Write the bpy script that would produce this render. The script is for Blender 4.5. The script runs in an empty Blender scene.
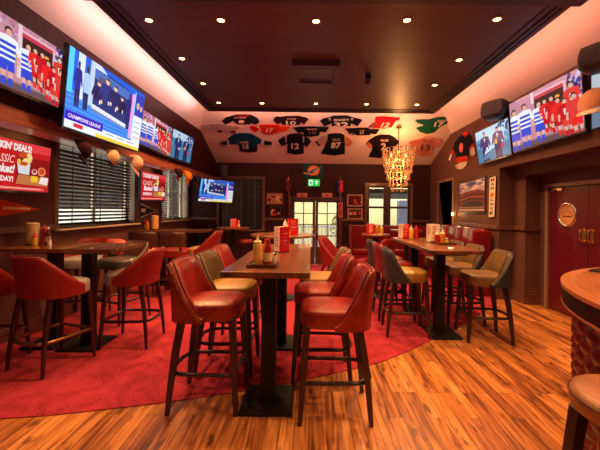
# a sports bar with high tables, red stools and jerseys on the ceiling
DOWN_W, CHAND_W, STRIP_W, SKY, EXPO = 138, 21, 72, 5.0, 0.0
STRIP_L, STRIP_R, STRIP_F = (1, .55, .48), (1, .36, .22), (1, .42, .28)
import bpy, bmesh, math, random
from mathutils import Vector, Matrix
R = math.radians
PI = math.pi
random.seed(7)
SC = bpy.context.scene
COL = SC.collection
F, PX, PY, ROLL, H = 333.0, 311.0, 210.0, 0.012, 1.5

# ---------- from a pixel of the photograph to a point on a real surface ----------
def ray(px, py):
    dx, dy = px - PX, py - PY
    c, s = math.cos(ROLL), math.sin(ROLL)
    return Vector(((dx * c + dy * s) / F, 1.0, -(dy * c - dx * s) / F))
EYE = Vector((0, 0, H))
def onX(px, py, X):
    d = ray(px, py); return EYE + d * (X / d.x)
def onY(px, py, Y):
    return EYE + ray(px, py) * Y
def onZ(px, py, Z):
    d = ray(px, py); return EYE + d * ((Z - H) / d.z)
def onP(px, py, p0, n):
    d = ray(px, py); return EYE + d * ((p0 - EYE).dot(n) / d.dot(n))

# ---------- materials ----------
MATS = {}
def nodes(m):
    m.use_nodes = True
    return m.node_tree.nodes, m.node_tree.links
def mat(name, col, rough=0.5, metal=0.0, var=0.15, vscale=6.0, bump=0.0, bscale=40.0, coat=0.0, spec=0.5, stretch=None, emit=0.0, trans=0.0):
    if name in MATS: return MATS[name]
    m = bpy.data.materials.new(name); N, L = nodes(m)
    b = N['Principled BSDF']
    b.inputs['Roughness'].default_value = rough
    b.inputs['Metallic'].default_value = metal
    b.inputs['Specular IOR Level'].default_value = spec
    b.inputs['Coat Weight'].default_value = coat
    b.inputs['Transmission Weight'].default_value = trans
    tc = N.new('ShaderNodeTexCoord'); mp = N.new('ShaderNodeMapping')
    if stretch: mp.inputs['Scale'].default_value = stretch
    L.new(tc.outputs['Object'], mp.inputs['Vector'])
    n = N.new('ShaderNodeTexNoise'); n.inputs['Scale'].default_value = vscale; n.inputs['Detail'].default_value = 4
    L.new(mp.outputs['Vector'], n.inputs['Vector'])
    r = N.new('ShaderNodeMapRange'); r.inputs[1].default_value = .3; r.inputs[2].default_value = .7
    L.new(n.outputs['Fac'], r.inputs[0])
    mx = N.new('ShaderNodeMix'); mx.data_type = 'RGBA'
    mx.inputs[6].default_value = (*[c * (1 - var) for c in col], 1)
    mx.inputs[7].default_value = (*[min(1, c * (1 + var)) for c in col], 1)
    L.new(r.outputs[0], mx.inputs[0]); L.new(mx.outputs[2], b.inputs['Base Color'])
    if emit:
        b.inputs['Emission Color'].default_value = (*col, 1); b.inputs['Emission Strength'].default_value = emit
    if bump:
        n2 = N.new('ShaderNodeTexNoise'); n2.inputs['Scale'].default_value = bscale; n2.inputs['Detail'].default_value = 3
        L.new(mp.outputs['Vector'], n2.inputs['Vector'])
        bp = N.new('ShaderNodeBump'); bp.inputs['Strength'].default_value = bump; bp.inputs['Distance'].default_value = .01
        L.new(n2.outputs['Fac'], bp.inputs['Height']); L.new(bp.outputs['Normal'], b.inputs['Normal'])
    MATS[name] = m
    return m
def emitter(name, col, strength):
    if name in MATS: return MATS[name]
    m = bpy.data.materials.new(name); N, L = nodes(m)
    N.remove(N['Principled BSDF']); e = N.new('ShaderNodeEmission')
    e.inputs[0].default_value = (*col, 1); e.inputs[1].default_value = strength
    L.new(e.outputs[0], N['Material Output'].inputs[0]); MATS[name] = m
    return m
def painted(name, emission=None, rough=.5):
    """print or picture: per-face colour from the attribute Col"""
    if name in MATS: return MATS[name]
    m = bpy.data.materials.new(name); N, L = nodes(m)
    a = N.new('ShaderNodeAttribute'); a.attribute_name = 'Col'
    b = N['Principled BSDF']; b.inputs['Roughness'].default_value = rough
    if emission:
        b.inputs['Base Color'].default_value = (.01, .01, .01, 1)
        b.inputs['Roughness'].default_value = .25; b.inputs['Specular IOR Level'].default_value = .12
        L.new(a.outputs['Color'], b.inputs['Emission Color']); b.inputs['Emission Strength'].default_value = emission
    else:
        L.new(a.outputs['Color'], b.inputs['Base Color']); b.inputs['Specular IOR Level'].default_value = .15
    MATS[name] = m
    return m
def glass_mat():
    if 'pane_glass' in MATS: return MATS['pane_glass']
    m = bpy.data.materials.new('pane_glass'); N, L = nodes(m)
    N.remove(N['Principled BSDF'])
    t = N.new('ShaderNodeBsdfTransparent'); t.inputs[0].default_value = (.93, .95, .95, 1)
    g = N.new('ShaderNodeBsdfGlossy'); g.inputs['Roughness'].default_value = .02
    fr = N.new('ShaderNodeLayerWeight'); fr.inputs[0].default_value = .12
    mx = N.new('ShaderNodeMixShader')
    L.new(fr.outputs['Fresnel'], mx.inputs[0]); L.new(t.outputs[0], mx.inputs[1]); L.new(g.outputs[0], mx.inputs[2])
    L.new(mx.outputs[0], N['Material Output'].inputs[0]); MATS['pane_glass'] = m
    return m

def floor_boards():
    m = bpy.data.materials.new('oak_boards'); N, L = nodes(m); b = N['Principled BSDF']
    tc = N.new('ShaderNodeTexCoord')
    sx = N.new('ShaderNodeSeparateXYZ'); L.new(tc.outputs['Object'], sx.inputs[0])
    cb = N.new('ShaderNodeCombineXYZ'); L.new(sx.outputs['Y'], cb.inputs['X']); L.new(sx.outputs['X'], cb.inputs['Y'])
    def brick(c1, c2, mortar, bw, off):
        k = N.new('ShaderNodeTexBrick'); L.new(cb.outputs[0], k.inputs['Vector'])
        k.inputs['Color1'].default_value = c1; k.inputs['Color2'].default_value = c2
        k.inputs['Mortar'].default_value = mortar
        k.inputs['Scale'].default_value = 1; k.inputs['Mortar Size'].default_value = .0022
        k.inputs['Brick Width'].default_value = bw; k.inputs['Row Height'].default_value = .098
        k.offset = off; k.offset_frequency = 3; k.inputs['Bias'].default_value = 0
        return k
    br = brick((0, 0, 0, 1), (1, 1, 1, 1), (.5, .5, .5, 1), .92, .37)
    # grain runs along the board
    mp = N.new('ShaderNodeMapping'); mp.inputs['Scale'].default_value = (22, 1.6, 1)
    L.new(tc.outputs['Object'], mp.inputs['Vector'])
    ad = N.new('ShaderNodeVectorMath'); ad.operation = 'ADD'
    ml = N.new('ShaderNodeVectorMath'); ml.operation = 'SCALE'; ml.inputs['Scale'].default_value = 37
    L.new(br.outputs['Color'], ml.inputs[0]); L.new(mp.outputs[0], ad.inputs[0]); L.new(ml.outputs[0], ad.inputs[1])
    n1 = N.new('ShaderNodeTexNoise'); n1.inputs['Scale'].default_value = 1.0; n1.inputs['Detail'].default_value = 6; n1.inputs['Distortion'].default_value = 1.2
    L.new(ad.outputs[0], n1.inputs['Vector'])
    mp2 = N.new('ShaderNodeMapping'); mp2.inputs['Scale'].default_value = (13, 4.5, 1)
    L.new(tc.outputs['Object'], mp2.inputs['Vector'])
    n2 = N.new('ShaderNodeTexNoise'); n2.inputs['Scale'].default_value = 1.0; n2.inputs['Detail'].default_value = 3
    ad2 = N.new('ShaderNodeVectorMath'); ad2.operation = 'ADD'; L.new(mp2.outputs[0], ad2.inputs[0]); L.new(ml.outputs[0], ad2.inputs[1])
    L.new(ad2.outputs[0], n2.inputs['Vector'])
    s = N.new('ShaderNodeMath'); s.operation = 'MULTIPLY_ADD'; s.inputs[1].default_value = .24; L.new(br.outputs['Color'], s.inputs[0])
    g = N.new('ShaderNodeMath'); g.operation = 'MULTIPLY'; g.inputs[1].default_value = .92; L.new(n1.outputs['Fac'], g.inputs[0])
    L.new(g.outputs[0], s.inputs[2])
    ramp = N.new('ShaderNodeValToRGB'); e = ramp.color_ramp.elements
    e[0].position = .22; e[0].color = (.055, .014, .006, 1)
    e[1].position = .82; e[1].color = (.80, .35, .095, 1)
    for p, c in ((.42, (.22, .065, .020, 1)), (.60, (.50, .18, .048, 1))):
        q = e.new(p); q.color = c
    L.new(s.outputs[0], ramp.inputs[0])
    kr = N.new('ShaderNodeMapRange'); kr.inputs[1].default_value = .60; kr.inputs[2].default_value = .70
    L.new(n2.outputs['Fac'], kr.inputs[0])
    kn = N.new('ShaderNodeMix'); kn.data_type = 'RGBA'; kn.inputs[7].default_value = (.06, .018, .008, 1)
    km = N.new('ShaderNodeMath'); km.operation = 'MULTIPLY'; km.inputs[1].default_value = .75; L.new(kr.outputs[0], km.inputs[0])
    L.new(km.outputs[0], kn.inputs[0]); L.new(ramp.outputs[0], kn.inputs[6])
    sm = N.new('ShaderNodeMix'); sm.data_type = 'RGBA'; sm.inputs[7].default_value = (.05, .017, .008, 1)
    sf = N.new('ShaderNodeMath'); sf.operation = 'MULTIPLY'; sf.inputs[1].default_value = .8; L.new(br.outputs['Fac'], sf.inputs[0])
    L.new(sf.outputs[0], sm.inputs[0]); L.new(kn.outputs[2], sm.inputs[6])
    L.new(sm.outputs[2], b.inputs['Base Color'])
    rr = N.new('ShaderNodeMapRange'); rr.inputs[3].default_value = .2; rr.inputs[4].default_value = .42
    L.new(n1.outputs['Fac'], rr.inputs[0]); L.new(rr.outputs[0], b.inputs['Roughness'])
    bp = N.new('ShaderNodeBump'); bp.inputs['Strength'].default_value = .15; bp.inputs['Distance'].default_value = .004
    L.new(n1.outputs['Fac'], bp.inputs['Height']); L.new(bp.outputs[0], b.inputs['Normal'])
    return m
def carpet_mat():
    m = bpy.data.materials.new('red_carpet'); N, L = nodes(m); b = N['Principled BSDF']
    tc = N.new('ShaderNodeTexCoord')
    w = N.new('ShaderNodeTexNoise'); w.inputs['Scale'].default_value = 2.6; w.inputs['Detail'].default_value = 3; w.inputs['Distortion'].default_value = 2.2
    L.new(tc.outputs['Object'], w.inputs['Vector'])
    n = N.new('ShaderNodeTexNoise'); n.inputs['Scale'].default_value = 55; n.inputs['Detail'].default_value = 5
    L.new(tc.outputs['Object'], n.inputs['Vector'])
    a = N.new('ShaderNodeMath'); a.operation = 'MULTIPLY_ADD'; a.inputs[1].default_value = .75
    L.new(n.outputs['Fac'], a.inputs[0]); L.new(w.outputs['Fac'], a.inputs[2])
    r = N.new('ShaderNodeValToRGB'); e = r.color_ramp.elements
    e[0].position = .60; e[0].color = CARPET_DARK; e[1].position = 1.0; e[1].color = CARPET_LIGHT
    L.new(a.outputs[0], r.inputs[0]); L.new(r.outputs[0], b.inputs['Base Color'])
    b.inputs['Roughness'].default_value = 1; b.inputs['Specular IOR Level'].default_value = .1
    b.inputs['Sheen Weight'].default_value = .15; b.inputs['Sheen Tint'].default_value = (1, .25, .2, 1)
    bp = N.new('ShaderNodeBump'); bp.inputs['Strength'].default_value = .5; bp.inputs['Distance'].default_value = .006
    L.new(n.outputs['Fac'], bp.inputs['Height']); L.new(bp.outputs[0], b.inputs['Normal'])
    return m
CARPET_DARK = (.22, .014, .026, 1); CARPET_LIGHT = (.43, .040, .062, 1)

# ---------- mesh builder ----------
def srgb(r, g, b):
    f = lambda c: (c / 255 / 12.92) if c / 255 <= .04045 else ((c / 255 + .055) / 1.055) ** 2.4
    return (f(r), f(g), f(b))
class MB:
    def __init__(s): s.v = []; s.f = []; s.c = []
    def add(s, vs, fs, col=None):
        k = len(s.v); s.v += [Vector(p) for p in vs]
        for q in fs: s.f.append([i + k for i in q]); s.c.append(col)
        return s
    def box(s, x0, x1, y0, y1, z0, z1, col=None):
        v = [(x, y, z) for z in (z0, z1) for y in (y0, y1) for x in (x0, x1)]
        return s.add(v, [(0, 2, 3, 1), (4, 5, 7, 6), (0, 1, 5, 4), (2, 6, 7, 3), (0, 4, 6, 2), (1, 3, 7, 5)], col)
    def hexa(s, p, col=None):
        """p: four bottom then four top points, same order"""
        return s.add(p, [(3, 2, 1, 0), (4, 5, 6, 7), (0, 1, 5, 4), (1, 2, 6, 5), (2, 3, 7, 6), (3, 0, 4, 7)], col)
    def bar(s, a, b, wa, wb=None, col=None):
        a, b = Vector(a), Vector(b); wb = wb or wa
        d = (b - a).normalized(); u = d.cross(Vector((0, 1, 0)))
        if u.length < .1: u = d.cross(Vector((1, 0, 0)))
        u.normalize(); w = d.cross(u).normalized()
        q = lambda c, h: [c + u * i * h / 2 + w * j * h / 2 for i, j in ((-1, -1), (1, -1), (1, 1), (-1, 1))]
        return s.hexa(q(a, wa) + q(b, wb), col)
    def prism(s, pts, off, col=None):
        """a closed outline (3-D points) swept along the vector off"""
        pts = [Vector(p) for p in pts]; off = Vector(off); n = len(pts)
        return s.add(pts + [p + off for p in pts],
                     [list(range(n))[::-1], list(range(n, 2 * n))] + [(i, (i + 1) % n, n + (i + 1) % n, n + i) for i in range(n)], col)
    def rings(s, rows, close=True, cap0=True, cap1=True, col=None):
        n = len(rows[0]); v = [p for r in rows for p in r]; f = []
        for i in range(len(rows) - 1):
            for j in range(n if close else n - 1):
                k = (j + 1) % n
                f.append((i * n + j, i * n + k, (i + 1) * n + k, (i + 1) * n + j))
        if cap0: f.append(list(range(n))[::-1])
        if cap1: f.append([(len(rows) - 1) * n + j for j in range(n)])
        return s.add(v, f, col)
    def lathe(s, prof, c=(0, 0, 0), n=20, e=2.0, sx=1, sy=1, col=None):
        def pt(r, z, a):
            ca, sa = math.cos(a), math.sin(a)
            k = (abs(ca) ** e + abs(sa) ** e) ** (-1 / e)
            return (c[0] + r * sx * ca * k, c[1] + r * sy * sa * k, c[2] + z)
        return s.rings([[pt(r, z, 2 * PI * j / n) for j in range(n)] for r, z in prof], col=col)
    def tube(s, pts, r, n=8, closed=False, col=None):
        pts = [Vector(p) for p in pts]; m = len(pts); rows = []
        up = None
        for i in range(m):
            a = pts[(i - 1) % m] if closed or i else pts[0]
            b = pts[(i + 1) % m] if closed or i < m - 1 else pts[-1]
            d = (b - a).normalized()
            if up is None:
                up = d.cross(Vector((0, 0, 1)))
                if up.length < .1: up = d.cross(Vector((1, 0, 0)))
                up.normalize()
            up = (up - d * up.dot(d)).normalized(); w = d.cross(up)
            rr = r[i] if isinstance(r, (list, tuple)) else r
            rows.append([pts[i] + up * rr * math.cos(2 * PI * j / n) + w * rr * math.sin(2 * PI * j / n) for j in range(n)])
        if closed: rows.append(rows[0])
        return s.rings(rows, cap0=not closed, cap1=not closed, col=col)
    def build(s, name, m, parent=None, smooth=False, bevel=0, seg=2, world=False, angle=40, fixn=True):
        off = Vector((0, 0, 0))
        if world and parent is not None:
            q = parent
            while q is not None: off += Vector(q.location); q = q.parent
        me = bpy.data.meshes.new(name)
        me.from_pydata([p - off for p in s.v], [], s.f)
        if any(c is not None for c in s.c):
            at = me.color_attributes.new('Col', 'FLOAT_COLOR', 'CORNER')
            for p, c in zip(me.polygons, s.c):
                for li in p.loop_indices: at.data[li].color = (*(c or (.5, .5, .5)), 1)
        bm = bmesh.new(); bm.from_mesh(me)
        if fixn and not any(c is not None for c in s.c):
            bmesh.ops.remove_doubles(bm, verts=bm.verts, dist=1e-5)
            bmesh.ops.recalc_face_normals(bm, faces=bm.faces)
        if bevel:
            ed = [x for x in bm.edges if len(x.link_faces) == 2 and x.calc_face_angle(0) > R(angle)]
            bmesh.ops.bevel(bm, geom=ed, offset=bevel, segments=seg, profile=.5, affect='EDGES', clamp_overlap=True)
        bm.to_mesh(me); bm.free()
        if smooth:
            for p in me.polygons: p.use_smooth = True
            try: me.set_sharp_from_angle(angle=R(smooth if smooth is not True else 45))
            except Exception: pass
        me.materials.append(m)
        o = bpy.data.objects.new(name, me); COL.objects.link(o)
        if parent is not None: o.parent = parent
        return o
def thing(name, label, cat, loc=(0, 0, 0), rz=0, group=None):
    o = bpy.data.objects.new(name, None); COL.objects.link(o); o.empty_display_size = .1
    o.location = loc; o.rotation_euler = (0, 0, rz)
    return tag(o, label, cat, group)
def tag(o, label, cat, group=None):
    o['label'] = label; o['category'] = cat
    if group: o['group'] = group
    return o
def struct(o):
    o['kind'] = 'structure'; return o
def copy_tree(o, parent=None):
    c = o.copy(); COL.objects.link(c)
    if parent is not None: c.parent = parent
    for ch in list(o.children): copy_tree(ch, c)
    return c

# ---------- lettering ----------
_txt = {}
def glyphs(text, heavy=.0):
    k = (text, heavy)
    if k not in _txt:
        cu = bpy.data.curves.new('lettering', 'FONT'); cu.body = text; cu.offset = heavy; cu.resolution_u = 2
        o = bpy.data.objects.new('lettering', cu); COL.objects.link(o)
        dg = bpy.context.evaluated_depsgraph_get(); dg.update()
        me = o.evaluated_get(dg).to_mesh()
        v = [(p.co.x, p.co.y) for p in me.vertices]; f = [list(p.vertices) for p in me.polygons]
        o.evaluated_get(dg).to_mesh_clear()
        bpy.data.objects.remove(o); bpy.data.curves.remove(cu)
        x0, x1 = min(a for a, _ in v), max(a for a, _ in v); y0, y1 = min(b for _, b in v), max(b for _, b in v)
        _txt[k] = ([((a - x0) / (x1 - x0), (b - y0) / (y1 - y0)) for a, b in v], f)
    return _txt[k]
def letter(mb, text, fn, u0, v0, u1, v1, col=None, heavy=.02, shear=0):
    """text filling the rectangle u0..u1, v0..v1 of a surface fn(u, v) -> point"""
    v, f = glyphs(text, heavy)
    mb.add([fn(u0 + (u1 - u0) * a + shear * b, v0 + (v1 - v0) * b) for a, b in v], f, col)
def disc(cx, cy, rx, ry, n=12, a0=0, a1=2 * PI):
    return [(cx + rx * math.cos(a0 + (a1 - a0) * i / n), cy + ry * math.sin(a0 + (a1 - a0) * i / n)) for i in range(n)]
class Sheet:
    """flat printed or lit picture: coloured shapes on a quad, later shapes lie a hair above earlier ones"""
    def __init__(s, TL, TR, BR, BL, lift=.0004):
        s.p = [Vector(q) for q in (TL, TR, BR, BL)]
        s.n = (s.p[3] - s.p[0]).cross(s.p[1] - s.p[0]).normalized(); s.k = 0; s.lift = lift; s.mb = MB()
    def at(s, u, v, k=None):
        TL, TR, BR, BL = s.p
        q = (BL * (1 - u) + BR * u) * (1 - v) + (TL * (1 - u) + TR * u) * v
        return q + s.n * s.lift * (s.k if k is None else k)
    def poly(s, col, pts, same=False):
        if not same: s.k += 1
        s.mb.add([s.at(min(1, max(0, u)), min(1, max(0, v))) for u, v in pts], [list(range(len(pts)))], col)
    def rect(s, col, u0, v0, u1, v1, same=False):
        s.poly(col, [(u0, v0), (u1, v0), (u1, v1), (u0, v1)], same)
    def disc(s, col, u, v, ru, rv, n=12, same=False):
        s.poly(col, disc(u, v, ru, rv, n), same)
    def text(s, col, t, u0, v0, u1, v1, heavy=.02, shear=0):
        s.k += 1; letter(s.mb, t, s.at, u0, v0, u1, v1, col, heavy, shear)
# ---------- the room ----------
XL, XB, XR, YF, YB = -3.35, -2.6, 3.25, 9.1, -3.6    # lower left wall, beam face, right wall, far wall, wall behind
ZF, ZW, ZC, ZRAFT = 2.77, 3.32, 4.0, 3.48             # foot of far slope, foot of side slopes, flat top, dark raft
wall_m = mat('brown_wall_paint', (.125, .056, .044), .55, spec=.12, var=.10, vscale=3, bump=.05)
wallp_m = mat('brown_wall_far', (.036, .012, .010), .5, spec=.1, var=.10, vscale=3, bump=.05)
maroon_m = mat('maroon_beam_boards', (.036, .006, .009), .5, spec=.08, var=.22, vscale=2.5, stretch=(1, 9, .4), bump=.06)
trim_m = mat('dark_wood_trim', (.13, .052, .035), .35, var=.2, vscale=8, coat=.2)
redtrim_m = mat('red_brown_trim', (.28, .07, .04), .35, var=.15, coat=.3)
pale_m = mat('pale_plaster', (.78, .66, .63), .6, var=.03, vscale=2, bump=.03, bscale=60)
raft_m = mat('dark_ceiling_timber', (.105, .058, .046), .42, var=.14, vscale=2, stretch=(.4, 3, 1), bump=.03)
raft_trim_m = mat('dark_ceiling_trim', (.050, .026, .022), .4, var=.2)
cream_m = mat('cream_reveal', (.60, .50, .36), .5, var=.06)
black_m = mat('black_plastic', (.012, .012, .013), .4, var=.1)
dark_m = mat('dark_void', (.02, .012, .012), .7)
brass_m = mat('brass', (.72, .42, .16), .25, 1, var=.08)
steel_m = mat('polished_steel', (.75, .73, .70), .2, 1, var=.04)
floor_m = floor_boards(); carpet_m = carpet_mat(); glass_m = glass_mat()

struct(MB().box(-3.75, 4.6, YB, YF + .2, -.1, 0).build('floor', floor_m))
# carpet laid over the boards: its edge crosses the room in a shallow curve
edge = [(-60, 424), (0, 419.5), (50, 416), (100, 410.5), (150, 405), (190, 399.5), (225, 394.5), (262, 388.5), (300, 381), (340, 372.5), (365, 367), (385, 361), (410, 351), (432, 340), (452, 331), (474, 318), (497, 303)]
pts = [onZ(x, y, 0) for x, y in edge]
pts = [Vector((XL, pts[0].y, 0))] + [p for p in pts if p.x > XL] + [Vector((XR, 5.9, 0)), Vector((XR, YF, 0)), Vector((XL, YF, 0))]
pts = [Vector((p.x, p.y, .001)) for p in pts]
struct(MB().prism(pts, (0, 0, .007)).build('floor_carpet', carpet_m))

# far wall, pieced round the glazed doors and two windows
def fp(px, py, Y=YF): return onY(px, py, Y)
DX0, DX1, DZ1 = fp(291.5, 230).x, fp(339, 230).x, fp(315, 200.5).z
W3 = (fp(367.5, 200).x, fp(410, 200).x, fp(390, 227.5).z, fp(390, 186).z)
W2F = (-2.50, fp(262.5, 200).x, fp(245, 229.5).z, fp(245, 179).z)
m = MB(); T = .2
xs = [XL - .3, W2F[0], W2F[1], DX0, DX1, W3[0], W3[1], 4.6]
m.box(xs[0], xs[1], YF, YF + T, 0, 3.8); m.box(xs[2], xs[3], YF, YF + T, 0, 3.8); m.box(xs[4], xs[5], YF, YF + T, 0, 3.8); m.box(xs[6], xs[7], YF, YF + T, 0, 3.8)
m.box(xs[1], xs[2], YF, YF + T, 0, W2F[2]); m.box(xs[1], xs[2], YF, YF + T, W2F[3], 3.8)
m.box(xs[3], xs[4], YF, YF + T, DZ1, 3.8)
m.box(xs[5], xs[6], YF, YF + T, 0, W3[2]); m.box(xs[5], xs[6], YF, YF + T, W3[3], 3.8)
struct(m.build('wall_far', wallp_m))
# lower left wall with its two windows
WZ0, WZ1 = 1.215, 2.44
W1Y = (4.39, 6.34); W2Y = (7.44, 8.98)
m = MB(); t = (XL - T, XL)
m.box(*t, YB, W1Y[0], 0, 2.6); m.box(*t, W1Y[1], W2Y[0], 0, 2.6); m.box(*t, W2Y[1], YF, 0, 2.6)
for a, b in (W1Y, W2Y): m.box(*t, a, b, 0, WZ0); m.box(*t, a, b, WZ1, 2.6)
struct(m.build('wall_left', wall_m))
struct(MB().box(XL - T, XB - .2, YB, YF, 2.6, 2.7).build('ceiling_left_bay', wall_m))
# the boarded beam wall above the bay: lower edge and trims
struct(MB().box(XB - .2, XB, YB, YF, 2.26, 3.8).build('wall_left_upper', maroon_m))
struct(MB().box(XB - .21, XB + .025, YB, YF, 2.215, 2.262).box(XB, XB + .012, YB, YF, 2.262, 2.36).build('trim_1', redtrim_m, bevel=.006))
# right wall: doorway at the far end, deep recess with the double door nearer
D2Y = (7.62, 8.46); RY = (2.3, 5.75); RZ = 2.265
m = MB(); t = (XR, XR + .26)
m.box(*t, D2Y[1], YF, 0, 3.8); m.box(*t, RY[1], D2Y[0], 0, 3.8); m.box(*t, D2Y[0], D2Y[1], 2.22, 3.8)
m.box(*t, RY[0], RY[1], RZ, 3.8); m.box(*t, YB, RY[0], 0, 3.8)
struct(m.build('wall_right', wall_m))
m = MB(); t = (XR + .26, XR + .5)
m.box(*t, 5.45, RY[1] + .3, 0, 2.5); m.box(*t, RY[0] - .3, 5.45, 2.115, 2.5); m.box(*t, RY[0] - .3, RY[0] + .3, 0, 2.115)
struct(m.build('wall_right_recess', wall_m))
DRX = XR + .5
m = MB(); m.box(DRX, DRX + .15, 5.30, 5.8, 0, 2.5).box(DRX, DRX + .15, RY[0] - .4, 3.70, 0, 2.5).box(DRX, DRX + .15, 3.70, 5.30, 1.90, 2.5)
struct(m.build('wall_right_door', wall_m))
struct(MB().box(XR + .26, XR + 1.3, D2Y[0] - .3, YF, -.02, 0).box(XR + 1.2, XR + 1.3, D2Y[0] - .3, YF, 0, 2.6).box(XR + .26, XR + 1.3, D2Y[0] - .3, D2Y[0] - .2, 0, 2.6).box(XR + .26, XR + 1.3, D2Y[0] - .3, YF, 2.5, 2.6).build('wall_passage', dark_m))
struct(MB().box(-3.6, 4.6, YB - .2, YB, 0, 3.8).build('wall_back', wall_m))
struct(MB().box(4.45, 4.6, YB, YF, 0, 3.8).build('wall_bar', wall_m))

# pale ceiling: slopes down to the far wall and to both sides, flat top above the raft
def zfar(y): return ZF + .42 * (YF - y)
SL, SR = .95, .62
YM = YF - (ZW - ZF) / .42
dxl = (ZC - ZW) / SL; dxr = (ZC - ZW) / SR; YT = YF - (ZC - ZF) / .42
FAR0 = Vector((0, YF, ZF)); FARN = Vector((0, -.42, -1)).normalized()
th = .05
def slab(pts):
    up = Vector((0, 0, .06)); return MB().prism(pts, up)
struct(slab([(XB, YF, ZF), (XR, YF, ZF), (XR, YM, ZW), (XR - dxr, YT, ZC), (XB + dxl, YT, ZC), (XB, YM, ZW)]).build('ceiling_far_slope', pale_m))
struct(slab([(XB, YB, ZW), (XB, YM, ZW), (XB + dxl, YT, ZC), (XB + dxl, YB, ZC)]).build('ceiling_left_slope', pale_m))
struct(slab([(XR - dxr, YB, ZC), (XR - dxr, YT, ZC), (XR, YM, ZW), (XR, YB, ZW)]).build('ceiling_right_slope', pale_m))
struct(MB().box(XB + dxl, XR - dxr, YB, YT, ZC, ZC + .06).build('ceiling_top', pale_m))
struct(MB().box(XR, 4.6, YB, YF, 3.79, 3.85).build('ceiling_side', dark_m))
# dark dropped raft with its stepped border
RX0, RX1, RYF = -2.08, 2.43, 6.66
struct(MB().box(RX0 + .1, RX1 - .1, YB, RYF - .1, ZRAFT, ZRAFT + .06).build('ceiling_raft', raft_m))
m = MB()
for k, (w, d) in enumerate(((.0, .03), (.05, .02), (.13, .012))):
    a, b, c = RX0 + w, RX1 - w, RYF - w
    m.box(a, a + .055, YB, c, ZRAFT - d, ZRAFT + .06); m.box(b - .055, b, YB, c, ZRAFT - d, ZRAFT + .06); m.box(a, b, c - .055, c, ZRAFT - d, ZRAFT + .06)
struct(m.build('trim_2', raft_trim_m))
struct(MB().box(RX0 - .07, RX1 + .07, 2.75, 3.12, ZRAFT - .05, ZRAFT + .06).build('trim_3', raft_trim_m, bevel=.01))

# dado rails, skirting
DZ = 1.235
m = MB(); m.box(XL, XL + .03, YB, W1Y[0] - .07, DZ - .035, DZ + .035).box(XL, XL + .03, W1Y[1] + .07, W2Y[0] - .07, DZ - .035, DZ + .035)
struct(m.build('trim_4', trim_m, bevel=.008))
m = MB()
for a, b in ((XL, W2F[0] - .07), (W2F[1] + .07, DX0 - .09), (DX1 + .09, W3[0] - .07), (W3[1] + .07, XR)): m.box(a, b, YF - .03, YF, DZ - .035, DZ + .035)
struct(m.build('trim_5', trim_m, bevel=.008))
m = MB(); m.box(XR - .03, XR, RY[1], D2Y[0] - .07, DZ - .035, DZ + .035).box(XR, XR + .26, RY[1] - .03, RY[1], DZ - .035, DZ + .035).box(XR + .26, DRX, 5.42, 5.45, DZ - .035, DZ + .035).box(XR + .23, XR + .26, 5.42, RY[1], DZ - .035, DZ + .035)
struct(m.build('trim_6', trim_m, bevel=.006))
m = MB(); m.box(XR - .022, XR, RY[1] - .022, D2Y[0] - .07, 0, .16).box(XR - .022, XR + .26, RY[1] - .022, RY[1], 0, .16).box(XR + .238, XR + .26, 5.43, RY[1], 0, .16).box(XR + .238, DRX, 5.43, 5.45, 0, .16)
struct(m.build('baseboard_right', trim_m, bevel=.006))
m = MB(); m.box(XL, XL + .02, YB, YF, 0, .15); struct(m.build('baseboard_left', trim_m, bevel=.006))
m = MB(); m.box(XL, DX0 - .09, YF - .02, YF, 0, .15).box(DX1 + .09, XR, YF - .02, YF, 0, .15); struct(m.build('baseboard_far', trim_m, bevel=.006))

# ---------- windows ----------
def side_window(name, Y, cas, rev):
    """window in the left wall: reveal, sill, casing, glazing bars, pane"""
    r = MB(); x0 = XL - T
    r.box(x0, XL - .001, Y[1] - .02, Y[1] + .0, WZ0, WZ1).box(x0, XL - .001, Y[0], Y[0] + .02, WZ0, WZ1).box(x0, XL - .001, Y[0], Y[1], WZ1 - .02, WZ1)
    o = struct(r.build(name, rev))
    c = MB(); w = .065
    c.box(XL, XL + .03, Y[0] - w, Y[0], WZ0 - .05, WZ1 + w).box(XL, XL + .03, Y[1], Y[1] + w, WZ0 - .05, WZ1 + w).box(XL, XL + .03, Y[0], Y[1], WZ1, WZ1 + w)
    c.build('window_casing', cas, o, bevel=.008)
    MB().box(x0, XL + .09, Y[0] - .06, Y[1] + .06, WZ0 - .03, WZ0).build('window_sill', cream_m, o, bevel=.008)
    f = MB(); y0, y1 = Y[0] + .02, Y[1] - .02; ym = (y0 + y1) / 2; zm = (WZ0 + WZ1) / 2
    for a, b in ((y0, y0 + .05), (ym - .03, ym + .03), (y1 - .05, y1)): f.box(x0 + .02, x0 + .06, a, b, WZ0, WZ1 - .02)
    for a, b in ((WZ0, WZ0 + .05), (zm - .025, zm + .025), (WZ1 - .07, WZ1 - .02)): f.box(x0 + .022, x0 + .058, y0, y1, a, b)
    f.build('window_frame', cream_m, o, bevel=.004)
    MB().add([(x0 + .04, y0, WZ0), (x0 + .04, y1, WZ0), (x0 + .04, y1, WZ1 - .02), (x0 + .04, y0, WZ1 - .02)], [(0, 1, 2, 3)]).build('window_pane', glass_m, o)
    return o
side_window('window_1', W1Y, trim_m, cream_m)
side_window('window_2', W2Y, trim_m, cream_m)
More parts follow.
